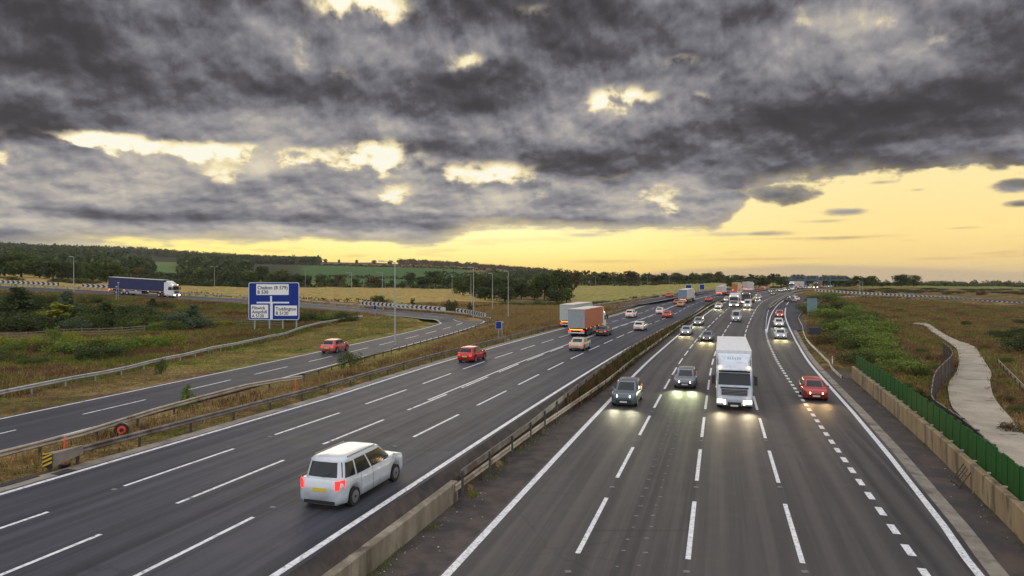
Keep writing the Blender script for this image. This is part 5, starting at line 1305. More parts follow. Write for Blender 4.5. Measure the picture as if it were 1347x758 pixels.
# far woods: nobody could count these
def wood(name, label, spans, mat, n, seed, hh=(8, 14)):
    r = np.random.default_rng(seed); parts = []
    for k in range(n):
        px0, px1, d0, d1 = spans[r.integers(0, len(spans))]; px = r.uniform(px0, px1); d = r.uniform(d0, d1); x = (px - CX) * d / FPX; g = gz(x, d); h = r.uniform(*hh); rad = h * r.uniform(.35, .6)
        parts.append(clump(np.array((x, d, g + h * .55)), rad, 34, h * .26, r, r.uniform(.1, .85), 1.0))
    o = bpy.data.objects.new(name, foliage_mesh(name, parts, mat)); link(o); o['kind'] = 'stuff'; o['label'] = label; return o
wood('far_wood', 'dark wood covering the hills at the left', [(-60,250,1500,2100),(-40,165,900,1500),(240,420,1300,1500),(-40,200,560,900),(240,330,600,1300)], LF_D, 2600, 1, (9, 17))
wood('ridge_wood', 'brownish wood along the ridge against the sky', [(60,340,1850,2150),(525,720,1750,2000),(300,420,1750,2000)], LF_B, 1500, 2, (9, 16))
wood('distant_wood', 'low dark woods on the flat skyline', [(700,1010,900,1500),(1000,1130,700,1100),(1110,1400,1000,1300),(640,740,700,1000)], LF_D, 900, 3, (5, 9))

# ------------------------------------------------------------------ rough grass
def tufts(name, label, X, Y, Z, h, mat, blades=5, wid=.05, spread=.12, lean=.35, kind='stuff'):
    n = len(X); r = rng; N = n * blades
    bx = np.repeat(X, blades) + r.normal(0, spread, N); by = np.repeat(Y, blades) + r.normal(0, spread, N); bz = np.repeat(Z, blades) - .03
    hh = np.repeat(np.broadcast_to(h, (n,)), blades) * r.uniform(.5, 1.25, N); a = r.uniform(0, 2*np.pi, N); lx = r.normal(0, lean, N) * hh; ly = r.normal(0, lean, N) * hh
    w = np.broadcast_to(wid, (n,)).repeat(blades) * r.uniform(.6, 1.3, N)
    V = np.stack([np.stack([bx - np.cos(a)*w, by - np.sin(a)*w, bz], 1), np.stack([bx + np.cos(a)*w, by + np.sin(a)*w, bz], 1), np.stack([bx + lx, by + ly, bz + hh], 1)], 1).reshape(-1, 3)
    F = np.arange(3 * N).reshape(N, 3); T = np.repeat(np.clip(np.repeat(r.uniform(.1, .9, n), blades) + r.uniform(-.2, .2, N), 0, 1), 3)
    me = npmesh(name, V, F, mat); at_ = me.attributes.new('tone', 'FLOAT', 'POINT'); at_.data.foreach_set('value', T.astype(np.float32))
    o = bpy.data.objects.new(name, me); link(o); o['kind'] = kind; o['label'] = label; return o
def scatter(n, x0, x1, y0, y1, ok, bias=1.5):
    X = rng.uniform(x0, x1, n); Y = y0 + (y1 - y0) * rng.uniform(0, 1, n) ** bias; m = ok(X, Y); return X[m], Y[m]
def slipdist(X, Y):
    out = np.full(len(X), 1e9)
    for i in range(0, len(X), 20000): out[i:i+20000] = (np.hypot(X[i:i+20000, None] - ml[None, :, 0], Y[i:i+20000, None] - ml[None, :, 1]) - hl[None, :]).min(1)
    return out
# verge between the slip road and the motorway
def ok_v(X, Y):
    e = xL(Y) + oL(Y) - 1.3; m = (X < e) & (X > e - 60) & (X < 300)
    sd = np.where(Y < 200, slipdist(X, Y), 9); m &= (sd > .9)
    sxr = np.interp(Y, [-20,20,50,75,100,117,130], [-33,-25.5,-19.4,-14.3,-9.2,-6.2,-5.0])
    return m & ((X > sxr) | (Y > 131))
X, Y = scatter(150000, -34, 60, 12, 215, ok_v, 1.25); zz = zt(X, Y); nn_ = lump(X, Y, 8, 41) + rng.uniform(-.3, .3, len(X)); near_e = (xL(Y) + oL(Y) - X) < 2.4 + rng.uniform(0, .6, len(X))
g_ = (nn_ > .42) | near_e; s_ = 1 + Y / 90
a = ~g_ & (nn_ > -.25); b = ~g_ & ~a
tufts('dry_grass', 'tall dry grass on the verge between slip road and motorway', X[a], Y[a], zz[a], (.42 * (.7 + .3 * s_))[a] , GR_D, 4, .022 * s_[a], .13)
tufts('rusty_grass', 'reddish dead stalks on the verge between slip road and motorway', X[b], Y[b], zz[b], .42, GR_R, 4, .022 * s_[b], .13)
tufts('green_grass', 'short green grass by the carriageway edge', X[g_], Y[g_], zz[g_], .17, GR_G, 4, .026 * s_[g_], .12)
# left of the slip road
def ok_l(X, Y):
    sxl = np.interp(Y, [-20,20,38,50,75,100,121,130], [-41,-33.4,-29.8,-27.3,-22.2,-17.3,-13.5,-20]); m = (X < sxl - 1.0) & (slipdist(X, Y) > 1.0) & (X > -(Y + 14) * .86); return m
X, Y = scatter(190000, -130, -13, 14, 150, ok_l, .9); zz = zt(X, Y); nn_ = lump(X, Y, 11, 43) + rng.uniform(-.25, .25, len(X)); far = X < np.interp(Y, [0, 60, 130], [-34.5, -33.5, -31.0])
s_ = 1 + Y / 90; g1_ = nn_ > .02; a = far & ~g1_ & (nn_ < -.15); b = far & ~a & ~g1_; c = g1_ & far
tufts('rusty_grass', 'reddish rough ground cover behind the galvanised barrier', X[a], Y[a], zz[a], .38, GR_R, 4, .024 * s_[a], .15)
tufts('dry_grass', 'dry rough grass behind the galvanised barrier', X[b], Y[b], zz[b], .42, GR_D, 4, .024 * s_[b], .15)
tufts('green_grass', 'green weeds behind the galvanised barrier', X[c], Y[c], zz[c], .36, GR_G, 4, .030 * s_[c], .16)
m_ = ~far; a = m_ & g1_; b = m_ & ~g1_
tufts('mown_green_grass', 'short green grass between slip road and galvanised barrier', X[a], Y[a], zz[a], .12, GR_G, 4, .026 * s_[a], .16)
tufts('mown_dry_grass', 'short straw coloured grass between slip road and galvanised barrier', X[b], Y[b], zz[b], .12, GR_D, 4, .026 * s_[b], .16)
# median bank
def medz(X, Y):
    a, b = MEDX(Y), FOOTX(Y); w = np.clip((X - a) / np.maximum(b - a, .05), 0, 1); return MEDZ(Y) * (1 - w) + zR(Y) * w
Y = 46 + 290 * rng.uniform(0, 1, 46000) ** 1.5; a_, b_ = MEDX(Y) - .1, FOOTX(Y) - .08; X = a_ + (b_ - a_) * rng.uniform(0, 1, len(Y)); keep = rng.uniform(0, 1, len(Y)) < smst(Y, 44, 60); X, Y = X[keep], Y[keep]
zz = medz(X, Y); s_ = 1 + Y / 80; nn_ = lump(X * 2, Y, 9, 47) + rng.uniform(-.3, .3, len(X)); a = nn_ > -.22; b = ~a
tufts('median_green_weeds', 'dark green weeds filling the median between the barriers', X[a], Y[a], zz[a], .42, leaf_mat('weed_dark', (.030,.042,.010), (.055,.068,.016), (.095,.105,.028)), 4, .035 * s_[a], .14)
tufts('median_brown_weeds', 'brown dead weeds filling the median between the barriers', X[b], Y[b], zz[b], .48, GR_R, 4, .026 * s_[b], .14)
X = np.concatenate([rng.normal(0, .16, 500), rng.normal(0, .2, 700)]); Y = np.concatenate([rng.uniform(20, 27, 500), rng.uniform(27.5, 46, 700)]); X = X + xR(Y) - 2.22
k_ = lump(X, Y, 3, 50) > .0; tufts('wall_foot_weeds', 'patchy weeds along the foot of the median wall and barrier', X[k_], Y[k_], np.full(k_.sum(), .02), .10, GR_G, 3, .02, .05)
# right: basin
def ok_r(X, Y):
    e = np.where(Y < 66, WALL_OFF(Y) + .8, np.interp(Y, [66,97,122,141,161,190,222], [34.3,44.6,54.6,63.5,72,91,114])); m = (X > e) & (X < (Y + 10) * .84)
    for i in range(0, len(X), 20000):
        L_ = np.interp(Y[i:i+20000], [p.y for p in trl[::-1]], [p.x for p in trl[::-1]]); Rr = np.interp(Y[i:i+20000], [p.y for p in trr[::-1]], [p.x for p in trr[::-1]])
        m[i:i+20000] &= ~((X[i:i+20000] > L_ + .35 * np.sin(Y[i:i+20000] * 1.7)) & (X[i:i+20000] < Rr + .35 * np.sin(Y[i:i+20000] * 1.3 + 2)) & (Y[i:i+20000] < trl[0].y))
    return m
X, Y = scatter(230000, 18, 175, 20, 215, ok_r, .95); zz = zt(X, Y); nn_ = lump(X, Y, 12, 51) + rng.uniform(-.3, .3, len(X)); s_ = 1 + Y / 90
a = nn_ < -.16; b = (nn_ >= -.16) & (nn_ < .12); c = nn_ >= .12
tufts('rusty_scrub', 'reddish brown scrub in the rough ground on the right', X[a], Y[a], zz[a], .42, GR_R, 4, .024 * s_[a], .15)
tufts('dry_scrub', 'straw coloured rough grass on the right', X[b], Y[b], zz[b], .40, GR_D, 4, .022 * s_[b], .15)
tufts('green_scrub', 'olive green rough grass on the right', X[c], Y[c], zz[c], .34, GR_G, 4, .026 * s_[c], .15)
Y = rng.uniform(20, 70, 900); X = WALL_OFF(Y) + .0 + rng.normal(-.05, .16, 900); k_ = lump(X * .5, Y, 4, 53) > .12
tufts('wall_foot_grass', 'small tufts along the foot of the buff wall', X[k_], Y[k_], np.full(k_.sum(), .0), .12, GR_G, 3, .02, .06)
# grassy nose between the carriageways
Y = rng.uniform(185, 330, 9000); X = xR(Y) + oR(Y) + 2.2 + rng.uniform(0, 1, 9000) * np.interp(Y, [185, 215, 260, 330], [.5, 5, 22, 50]); k_ = np.ones(len(X), bool)
sp_ = np.array([tuple(p) for p in SLIPR]); D = np.hypot(X[:, None] - sp_[None, :, 0], Y[:, None] - sp_[None, :, 1]).min(1); k_ = D > 5.0
tufts('nose_grass', 'rough grass on the nose between motorway and joining slip road', X[k_], Y[k_], zt(X[k_], Y[k_]), .55, GR_D, 4, .09, .3)
# litter and leaves on the dirt strips
def litter():
    V, F = [], []; 
    for k in range(300):
        if k < 200: y = rng.uniform(14, 45); x = float(xR(y)) - 2.15 + rng.exponential(.35); z = .03
        elif k < 330: y = rng.uniform(18, 68); x = float(WALL_OFF(y)) - rng.exponential(.45); z = float(zR(y)) + .0
        else: y = rng.uniform(24, 50); x = float(xL(y) + oL(y)) - rng.uniform(.3, 2.2); z = 1.28
        s = rng.uniform(.012, .042); a = rng.uniform(0, 6.28); n = len(V)
        for (u, v, h) in ((-1,-.6,0), (1,-.5,0), (.8,.7,s*.5), (-.9,.6,s*.3)): V.append((x + (u*math.cos(a) - v*math.sin(a))*s, y + (u*math.sin(a) + v*math.cos(a))*s, z + .008 + h))
        F.append((n, n+1, n+2, n+3))
    o = meshobj('litter', V, F, mottled('litter_mix', (.22,.18,.12), (.40,.36,.30), 2.0, .8), kind='stuff'); o['label'] = 'leaves and litter scattered on the hard strips'
litter()

# ------------------------------------------------------------------ vehicles
def paint_bd(t, b):
    oi = t.new('ShaderNodeObjectInfo'); v = obco(t)
    n = t.noise(v, 2.2, 4, .6); c = t.mix(t.mul(t.sstep(n, .45, .75), .25), oi.outputs['Color'], (.09, .085, .08))
    t.l.new(c, b.inputs['Base Color'])
M_CAR = pmat('car_paint', (.3,.3,.3), .32, .15, .5, paint_bd, coat=.5)
M_BOXP = pmat('box_paint', (.3,.3,.3), .45, 0, .4, paint_bd)
M_GLASS = pmat('vehicle_glass', (.010,.015,.018), .12, 0, .4)
M_TYRE = pmat('tyre_rubber', (.015,.015,.015), .8)
M_RIM = pmat('wheel_rim', (.30,.30,.31), .35, .7)
M_TRIM = pmat('black_trim', (.014,.014,.015), .5)
M_HEAD = pmat('headlight_on', (.9,.9,.85), .2, emit=(1.0,.84,.48), estr=9)
M_HEADA = pmat('headlight_warm', (.9,.8,.6), .2, emit=(1.0,.58,.20), estr=8)
M_TAIL = pmat('tail_light_on', (.5,.01,.01), .3, emit=(1.0,.035,.03), estr=1.7)
M_AMB = pmat('side_marker_on', (.6,.2,.02), .3, emit=(1.0,.30,.03), estr=3.0)
M_PLW = pmat('plate_white', (.6,.6,.58), .5); M_PLY = pmat('plate_yellow', (.62,.46,.03), .5)
TYPES = {   # length, width, height, belt, bonnet front height, (rear glass base, roof rear, roof front, windscreen base) as y, boot height
 'hatch':  dict(L=4.1, W=1.76, H=1.48, belt=.93, hf=.68, hb=.95, g=(-1.86,-1.45,.22,1.02), boot=.98, wr=.31),
 'saloon': dict(L=4.6, W=1.80, H=1.44, belt=.92, hf=.66, hb=.92, g=(-1.72,-.95,.20,1.08), boot=.98, wr=.32),
 'estate': dict(L=4.7, W=1.82, H=1.50, belt=.94, hf=.68, hb=.94, g=(-2.18,-1.85,.25,1.15), boot=1.0, wr=.32),
 'suv':    dict(L=4.5, W=1.88, H=1.70, belt=1.08, hf=.88, hb=1.08, g=(-2.08,-1.75,.25,1.05), boot=1.1, wr=.36),
 'mpv':    dict(L=4.7, W=1.86, H=1.74, belt=1.02, hf=.80, hb=1.05, g=(-2.22,-1.98,.45,1.50), boot=1.05, wr=.33),
 'van':    dict(L=5.2, W=2.00, H=2.25, belt=1.25, hf=.98, hb=1.22, g=(-2.52,-2.48,1.10,1.78), boot=1.3, wr=.35),
}
def car_proto(kind, front_warm=False):
    t = TYPES[kind]; L, W, H = t['L'], t['W'], t['H']; hw = W / 2; root = empty(kind + '_car' if kind != 'van' else 'panel_van')
    g = t['g']; wr = t['wr']; ya, yr = L/2 - .86, -L/2 + .82; z0 = .22
    N = 64; V, F = [], []; m = 13
    for i in range(N + 1):
        s = i / N; y = -L/2 + L * s
        e = min(1, (min(s, 1 - s)) / .10); rnd = math.sqrt(max(0, 1 - (1 - e) ** 2))        # plan rounding at the ends
        w = hw * (.80 + .20 * rnd) * (1 - .03 * abs(2*s-1) ** 2)
        if y > g[3]: zt_ = t['hf'] + (t['hb'] - t['hf']) * math.sqrt(max(0, 1 - ((y - g[3]) / (L/2 - g[3])) ** 1.8)) 
        elif y < g[0]: zt_ = t['boot'] - .10 * ((g[0] - y) / max(.05, (L/2 + g[0]))) ** 2
        else: zt_ = t['boot'] + (t['hb'] - t['boot']) * (y - g[0]) / (g[3] - g[0])
        zb = min(t['belt'], zt_ - .03); zlo = z0 + .16 * (1 - rnd) * (1 if s > .5 else .8)
        for yw in (ya, yr):
            d = abs(y - yw)
            if d < wr + .09: zlo = max(zlo, wr + math.sqrt((wr + .09) ** 2 - d * d) * .95)
        zlo = min(zlo, zb - .08)
        sec = [(0, z0 if zlo < .4 else z0), (w*.84, z0 + .0), (w*.9, zlo), (w*.985, zlo + .04), (w, zlo + (zb - zlo) * .35), (w*.995, zlo + (zb - zlo) * .7), (w*.965, zb), (w*.90, zb + (zt_-zb)*.6 + .01), (w*.72, zt_ + .005), (w*.4, zt_ + .022), (0, zt_ + .03)]
        half = sec
        ring = [(x, z) for x, z in half] + [(-x, z) for x, z in half[-2:0:-1]]
        m = len(ring)
        V += [(x, y, z) for x, z in ring]
    for i in range(N):
        for j in range(m): F.append((i*m+j, (i+1)*m+j, (i+1)*m+(j+1) % m, i*m+(j+1) % m))
    F.append(tuple(range(m))); F.append(tuple(N*m + m-1-j for j in range(m)))
    V0 = list(V)
    body = meshobj('body', V, F, M_CAR, root, smooth=True)
    # cabin shell with the panes set on it
    zb = t['belt'] - .04; w0 = hw * .955; w1 = hw * (.76 if kind != 'van' else .87); ztop = H
    def lvl(q):
        e = min(1.0, q); rr = 0 if q < .82 else ((q - .82) / .18) ** 2.2
        w = (w0 + (w1 - w0) * e ** 1.15) * (1 - .22 * rr); ya_ = g[0] + (g[1] - g[0]) * e ** .9 + .35 * rr * .5; yb_ = g[3] + (g[2] - g[3]) * e - .45 * rr * .6
        return w, ya_, yb_, zb + (ztop - zb) * (1 - (1 - e) ** 1.12) - (.0 if q < .82 else .0)
    NE = 5.5
    def pt(x_, side, q, out=0.0):                # side: 'f','r' by x; 'l','R' by y fraction
        w, a_, b_, z = lvl(q); c, h_ = (a_ + b_) / 2, (b_ - a_) / 2
        if side in 'fr':
            k_ = (1 - abs(x_) ** NE) ** (1 / NE); return (x_ * (w + out), c + (h_ * k_ + out) * (1 if side == 'f' else -1) + (.05 * (1 - x_ * x_) if side == 'f' else -.03 * (1 - x_ * x_)), z)
        k_ = (1 - abs(x_) ** NE) ** (1 / NE); return ((w * k_ + out) * (1 if side == 'R' else -1), c + h_ * x_, z)
    V, F = [], []; nq, na_ = 14, 56
    for i in range(nq + 1):
        q = i / nq; w, a_, b_, z = lvl(q); c, h_ = (a_ + b_) / 2, (b_ - a_) / 2
        for j in range(na_):
            th = 2 * math.pi * j / na_; cs, sn = math.cos(th), math.sin(th)
            x_ = math.copysign(abs(cs) ** (2 / NE), cs); y_ = math.copysign(abs(sn) ** (2 / NE), sn)
            V.append((w * x_, c + h_ * y_ + (.05 * (1 - x_ * x_) if sn > 0 else -.03 * (1 - x_ * x_)), z))
    for i in range(nq):
        for j in range(na_): F.append((i*na_+j, i*na_+(j+1) % na_, (i+1)*na_+(j+1) % na_, (i+1)*na_+j))
    # crowned roof skin
    w, a_, b_, z = lvl(1.0); base_ = nq * na_
    for ring in (.7, .35):
        for j in range(na_): vx, vy, vz = V[base_ + j]; V.append((vx * ring, (a_+b_)/2 + (vy - (a_+b_)/2) * ring, vz + (.022 if ring > .5 else .034)))
    for k in range(2):
        o_ = base_ + k * na_
        for j in range(na_): F.append((o_+j, o_+(j+1) % na_, o_+na_+(j+1) % na_, o_+na_+j))
    F.append(tuple(base_ + 2 * na_ + j for j in range(na_)))
    meshobj('roof', V, F, M_CAR, root, smooth=True)
    def pane(nm, side, u0, u1, q0, q1, s0=0.0, s1=0.0):
        V, F = [], []; nu, nv = 8, 5
        for i in range(nv + 1):
            q = q0 + (q1 - q0) * i / nv
            for j in range(nu + 1):
                f_ = j / nu; u_ = (u0 + s0 * i / nv) * (1 - f_) + (u1 + s1 * i / nv) * f_; V.append(pt(u_, side, q, .007))
        for i in range(nv):
            for j in range(nu): a = i*(nu+1)+j; F.append((a, a+1, a+nu+2, a+nu+1))
        if side in 'rR': pass
        if side in 'fl': F = [f[::-1] for f in F]
        if side == 'r': F = F
        return meshobj(nm, V, F, M_GLASS, root, smooth=True)
    pane('windscreen', 'f', -.90, .90, .06, .80)
    if kind != 'van':
        pane('rear_window', 'r', -.84, .84, .16, .78)
        for sd in 'lR':
            pane('side_window', sd, .04, .86, .10, .76, 0, -.05)
            if kind in ('saloon',): pane('side_window', sd, -.76, -.02, .10, .76, .06, 0)
            elif kind == 'hatch': pane('side_window', sd, -.74, -.02, .10, .76, .05, 0)
            else: pane('side_window', sd, -.52, -.02, .10, .76); pane('side_window', sd, -.88, -.58, .12, .74, .02, 0)
    else:
        for sd in 'lR': pane('side_window', sd, .58, .90, .12, .74, 0, -.04)
    # shut lines and handles
    def sect(y):
        i = int(round((y + L/2) / L * N)); return V0[i*m:(i+1)*m]
    mb = MB()
    for y in ((g[3] - .02, (g[0]+g[3])/2 + .10, max(g[0] + .35, yr + wr + .10)) if kind != 'van' else (g[3] - .05, .55)):
        ring = sect(y)
        for a_, b_ in ((3, 4), (4, 5), (5, 6)):
            for sg in (0, 1):
                A_ = ring[a_ if not sg else (m - a_) % m]; B_ = ring[b_ if not sg else (m - b_) % m]; sx_ = .004 if A_[0] > 0 else -.004
                q_ = [(A_[0]+sx_, A_[1]-.009, A_[2]), (A_[0]+sx_, A_[1]+.009, A_[2]), (B_[0]+sx_, B_[1]+.009, B_[2]), (B_[0]+sx_, B_[1]-.009, B_[2])]
                mb.quad(*(q_ if A_[0] > 0 else q_[::-1]))
    mb.build('door_seam', M_TRIM, root)
    mb = MB()
    for y in (.10, -.85):
        for sg in (-1, 1): mb.box((sg * (hw * .99), y, t['belt'] - .14), (.04, .17, .035))
    mb.build('door_handle', M_CAR, root)
    yrr = -L/2
    mb = MB(); mb.box((0, yrr + .03, t['belt'] - .42 if kind != 'hatch' else .52), (W * .70, .03, .018)); mb.build('tailgate_seam', M_TRIM, root)
    if kind in ('mpv', 'suv', 'estate'):
        mb = MB()
        for sg in (-1, 1): mb.tube((sg * w1 * .93, g[1] + .35, H - .01), (sg * w1 * .93, g[2] - .2, H - .01), .022, .022, 6)
        mb.build('roof_rail', M_RIM, root)
    if kind in ('mpv', 'suv', 'estate', 'hatch'):
        a_ = pt(.05, 'r', .16, .03); b_ = pt(.42, 'r', .34, .03); MB().tube(a_, b_, .012, .008, 5).build('rear_wiper', M_TRIM, root)
    a_, b_ = pt(-.55, 'f', .07, .03), pt(.10, 'f', .12, .03); c_, d_ = pt(.05, 'f', .05, .03), pt(.70, 'f', .12, .03); MB().tube(a_, b_, .010, .007, 5).tube(c_, d_, .010, .007, 5).build('wiper', M_TRIM, root)
    for s in (-1, 1):
        MB().box((s * (hw + .07), g[3] - .22, t['belt'] + .08), (.20, .12, .15), 0, .8).build('mirror', M_CAR, root)
    # wheels
    wt = MB().tube((-.11, 0, 0), (.11, 0, 0), wr, wr, 20); first = None
    for yw in (ya, yr):
        for s in (-1, 1):
            if first is None:
                w_ = wt.build('wheel', M_TYRE, root, False); first = w_
                mb = MB().tube((-.118, 0, 0), (.118, 0, 0), wr * .66, wr * .66, 14)
                rim = mb.build('rim', M_RIM, w_)
                MB().tube((-.125, 0, 0), (.125, 0, 0), wr * .17, wr * .17, 8).build('hub', M_TRIM, w_)
                o = w_
            else: o = copy_tree(first, root)
            o.location = (s * (hw - .12), yw, wr)
    # front face
    yf = L / 2
    MB().box((0, yf - .02, z0 + .20), (W * .62, .10, .20), 0, .95).build('grille', M_TRIM, root)
    MB().box((0, yf + .015, z0 + .18), (.52, .03, .11)).build('number_plate', M_PLW, root)
    zh = t['hf'] - .06
    for s in (-1, 1):
        V = []; 
        for dy, dz in ((.0, -.105), (.0, .085)):
            V += [(s * hw * .46, yf - .02, zh + dz * .8), (s * hw * .80, yf - .13, zh + dz)]
        for dy, dz in ((.0, -.05), (.0, .09)):
            V += [(s * hw * .93, yf - .36, zh + .03 + dz)]
        V += [(s * hw * .46, yf - .2, zh - .06), (s * hw * .46, yf - .2, zh + .05)]
        Fh = [(0, 1, 3, 2), (1, 4, 5, 3)]
        Fh = [f if s > 0 else f[::-1] for f in Fh]
        V = [(x, y + .045, z) for x, y, z in V]
        meshobj('headlight', V, [f[::-1] for f in Fh] , M_HEADA if front_warm else M_HEAD, root)
    # rear face
    zr_ = t['belt'] - (.20 if kind in ('hatch', 'saloon') else .12)
    for s in (-1, 1):
        hh = .16 if kind in ('hatch', 'saloon') else .32
        V = []
        for z in (zr_ - hh/2, zr_ + hh/2): V += [(s * hw * (.56 if hh < .2 else .66), -yf - .0, z), (s * hw * .80, -yf + .045, z), (s * hw * .93, -yf + .26, z + .01)]
        Fh = [(0, 1, 4, 3), (1, 2, 5, 4)]
        V = [(x + s * .015, y - .03, z) for x, y, z in V]
        meshobj('tail_light', V, Fh if s > 0 else [f[::-1] for f in Fh], M_TAIL, root)
    MB().box((0, -yf - .005, .62 if kind in ('hatch', 'estate', 'saloon') else .72), (.52, .03, .12)).build('number_plate', M_PLY, root)
    MB().box((0, -yf + .03, z0 + .07), (W * .66, .08, .12)).build('rear_bumper', M_TRIM, root)
    return root
def tractor(root, yc, white=(.62,.64,.66), deflector_h=3.95, hi=True, name='cab', front='big'):
    """cab with its front at y = yc; facing +y"""
    col = white
    def panelize(V, F, nm, mat, smooth=False):
        o = meshobj(nm, V, F, mat, root, smooth); o.color = (*col, 1); return o
    W = 1.23; 
    prof = [(yc, .45), (yc + .02, 1.15), (yc - .05, 1.75), (yc - .28, 2.75), (yc - .45, 2.98), (yc - 2.05, 3.02), (yc - 2.1, .9), (yc - 2.1, .45)]
    V, F = [], []
    for x, sh in ((-W, .0), (-W * .93, .06), (W * .93, .06), (W, .0)):
        for (y, z) in prof: V.append((x, y - (0 if abs(x) < W else .16) * (1 if y > yc - 1 else 0), z))
    n = len(prof)
    for k in range(3):
        for i in range(n): F.append((k*n+i, k*n+(i+1) % n, (k+1)*n+(i+1) % n, (k+1)*n+i))
    F.append(tuple(range(n-1, -1, -1))); F.append(tuple(3*n + i for i in range(n)))
    c = panelize(V, F, name, M_BOXP); bevel(c, .13, 4)
    # windscreen
    ws = MB(); ws.quad((-W*.90, yc - .065 + .02, 1.80), (W*.90, yc - .045, 1.80), (W*.86, yc - .235, 2.62), (-W*.86, yc - .235, 2.62))
    ws.build('windscreen', M_GLASS, root)
    sw = MB()
    for s in (-1, 1):
        a = (s*(W+.006), yc - .35, 1.75), (s*(W+.006), yc - 1.35, 1.75), (s*(W+.006), yc - 1.30, 2.5), (s*(W+.006), yc - .50, 2.5)
        sw.quad(*(a if s < 0 else a[::-1]))
    sw.build('side_window', M_GLASS, root)
    v = MB().box((0, yc + .03, 2.80), (2.1, .34, .13)); v.build('sun_visor', M_GLASS, root)
    # roof deflector
    V = [(-W*.80, yc - .50, 2.98), (W*.80, yc - .50, 2.98), (W*.98, yc - 1.95, 3.0), (-W*.98, yc - 1.95, 3.0), (-W*.72, yc - .85, 3.38), (W*.72, yc - .85, 3.38), (W*.98, yc - 1.95, deflector_h), (-W*.98, yc - 1.95, deflector_h)]
    F = [(0,1,5,4), (4,5,6,7), (1,2,6,5), (3,0,4,7), (2,3,7,6)]
    bevel(panelize(V, F, 'roof_deflector', M_BOXP), .10, 4)
    for s in (-1, 1): o = MB().box((s * W * .985, yc - 2.02, 2.2), (.05, .75, 2.6)).build('side_fairing', M_BOXP, root); o.color = (*col, 1); bevel(o, .02, 2)
    MB().box((0, yc + .02, 1.60), (1.9, .05, .10)).build('badge_strip', M_TRIM, root)
    MB().box((0, yc + .035, 1.28), (1.75, .06, .42)).build('grille', M_TRIM, root)
    mb = MB()
    for k in range(4): mb.box((0, yc + .075, 1.13 + .1 * k), (1.7, .03, .035))
    o = mb.build('grille_bar', M_RIM, root)
    b_ = MB().box((0, yc + .0, .58), (2.48, .30, .46), 0, .98).build('bumper', M_BOXP, root); bevel(b_, .07); b_.color = (*[c_ * .62 for c_ in col], 1)
    MB().box((0, yc + .155, .50), (.9, .03, .22)).build('air_intake', M_TRIM, root); MB().box((0, yc + .17, .36), (.52, .03, .11)).build('number_plate', M_PLW, root)
    for s in (-1, 1):
        MB().box((s*.98, yc + .135, .66), (.36, .07, .24)).build('headlight', M_HEAD, root)
        MB().box((s*.66, yc + .145, .60), (.12, .05, .30)).build('driving_lamp', M_HEAD, root)
        m_ = MB().box((s*(W+.20), yc - .05, 2.15), (.24, .16, .62)); m_.tube((s*W, yc - .1, 2.5), (s*(W+.2), yc - .05, 2.45), .03); m_.build('mirror', M_TRIM, root)
        MB().box((s*W*.80, yc - .42, 3.03), (.16, .10, .10)).build('marker_lamp', M_HEADA, root)
def bevel(o, w, seg=3):
    m = o.modifiers.new('edge', 'BEVEL'); m.width = w; m.segments = seg; m.limit_method = 'ANGLE'; m.angle_limit = R_(25)
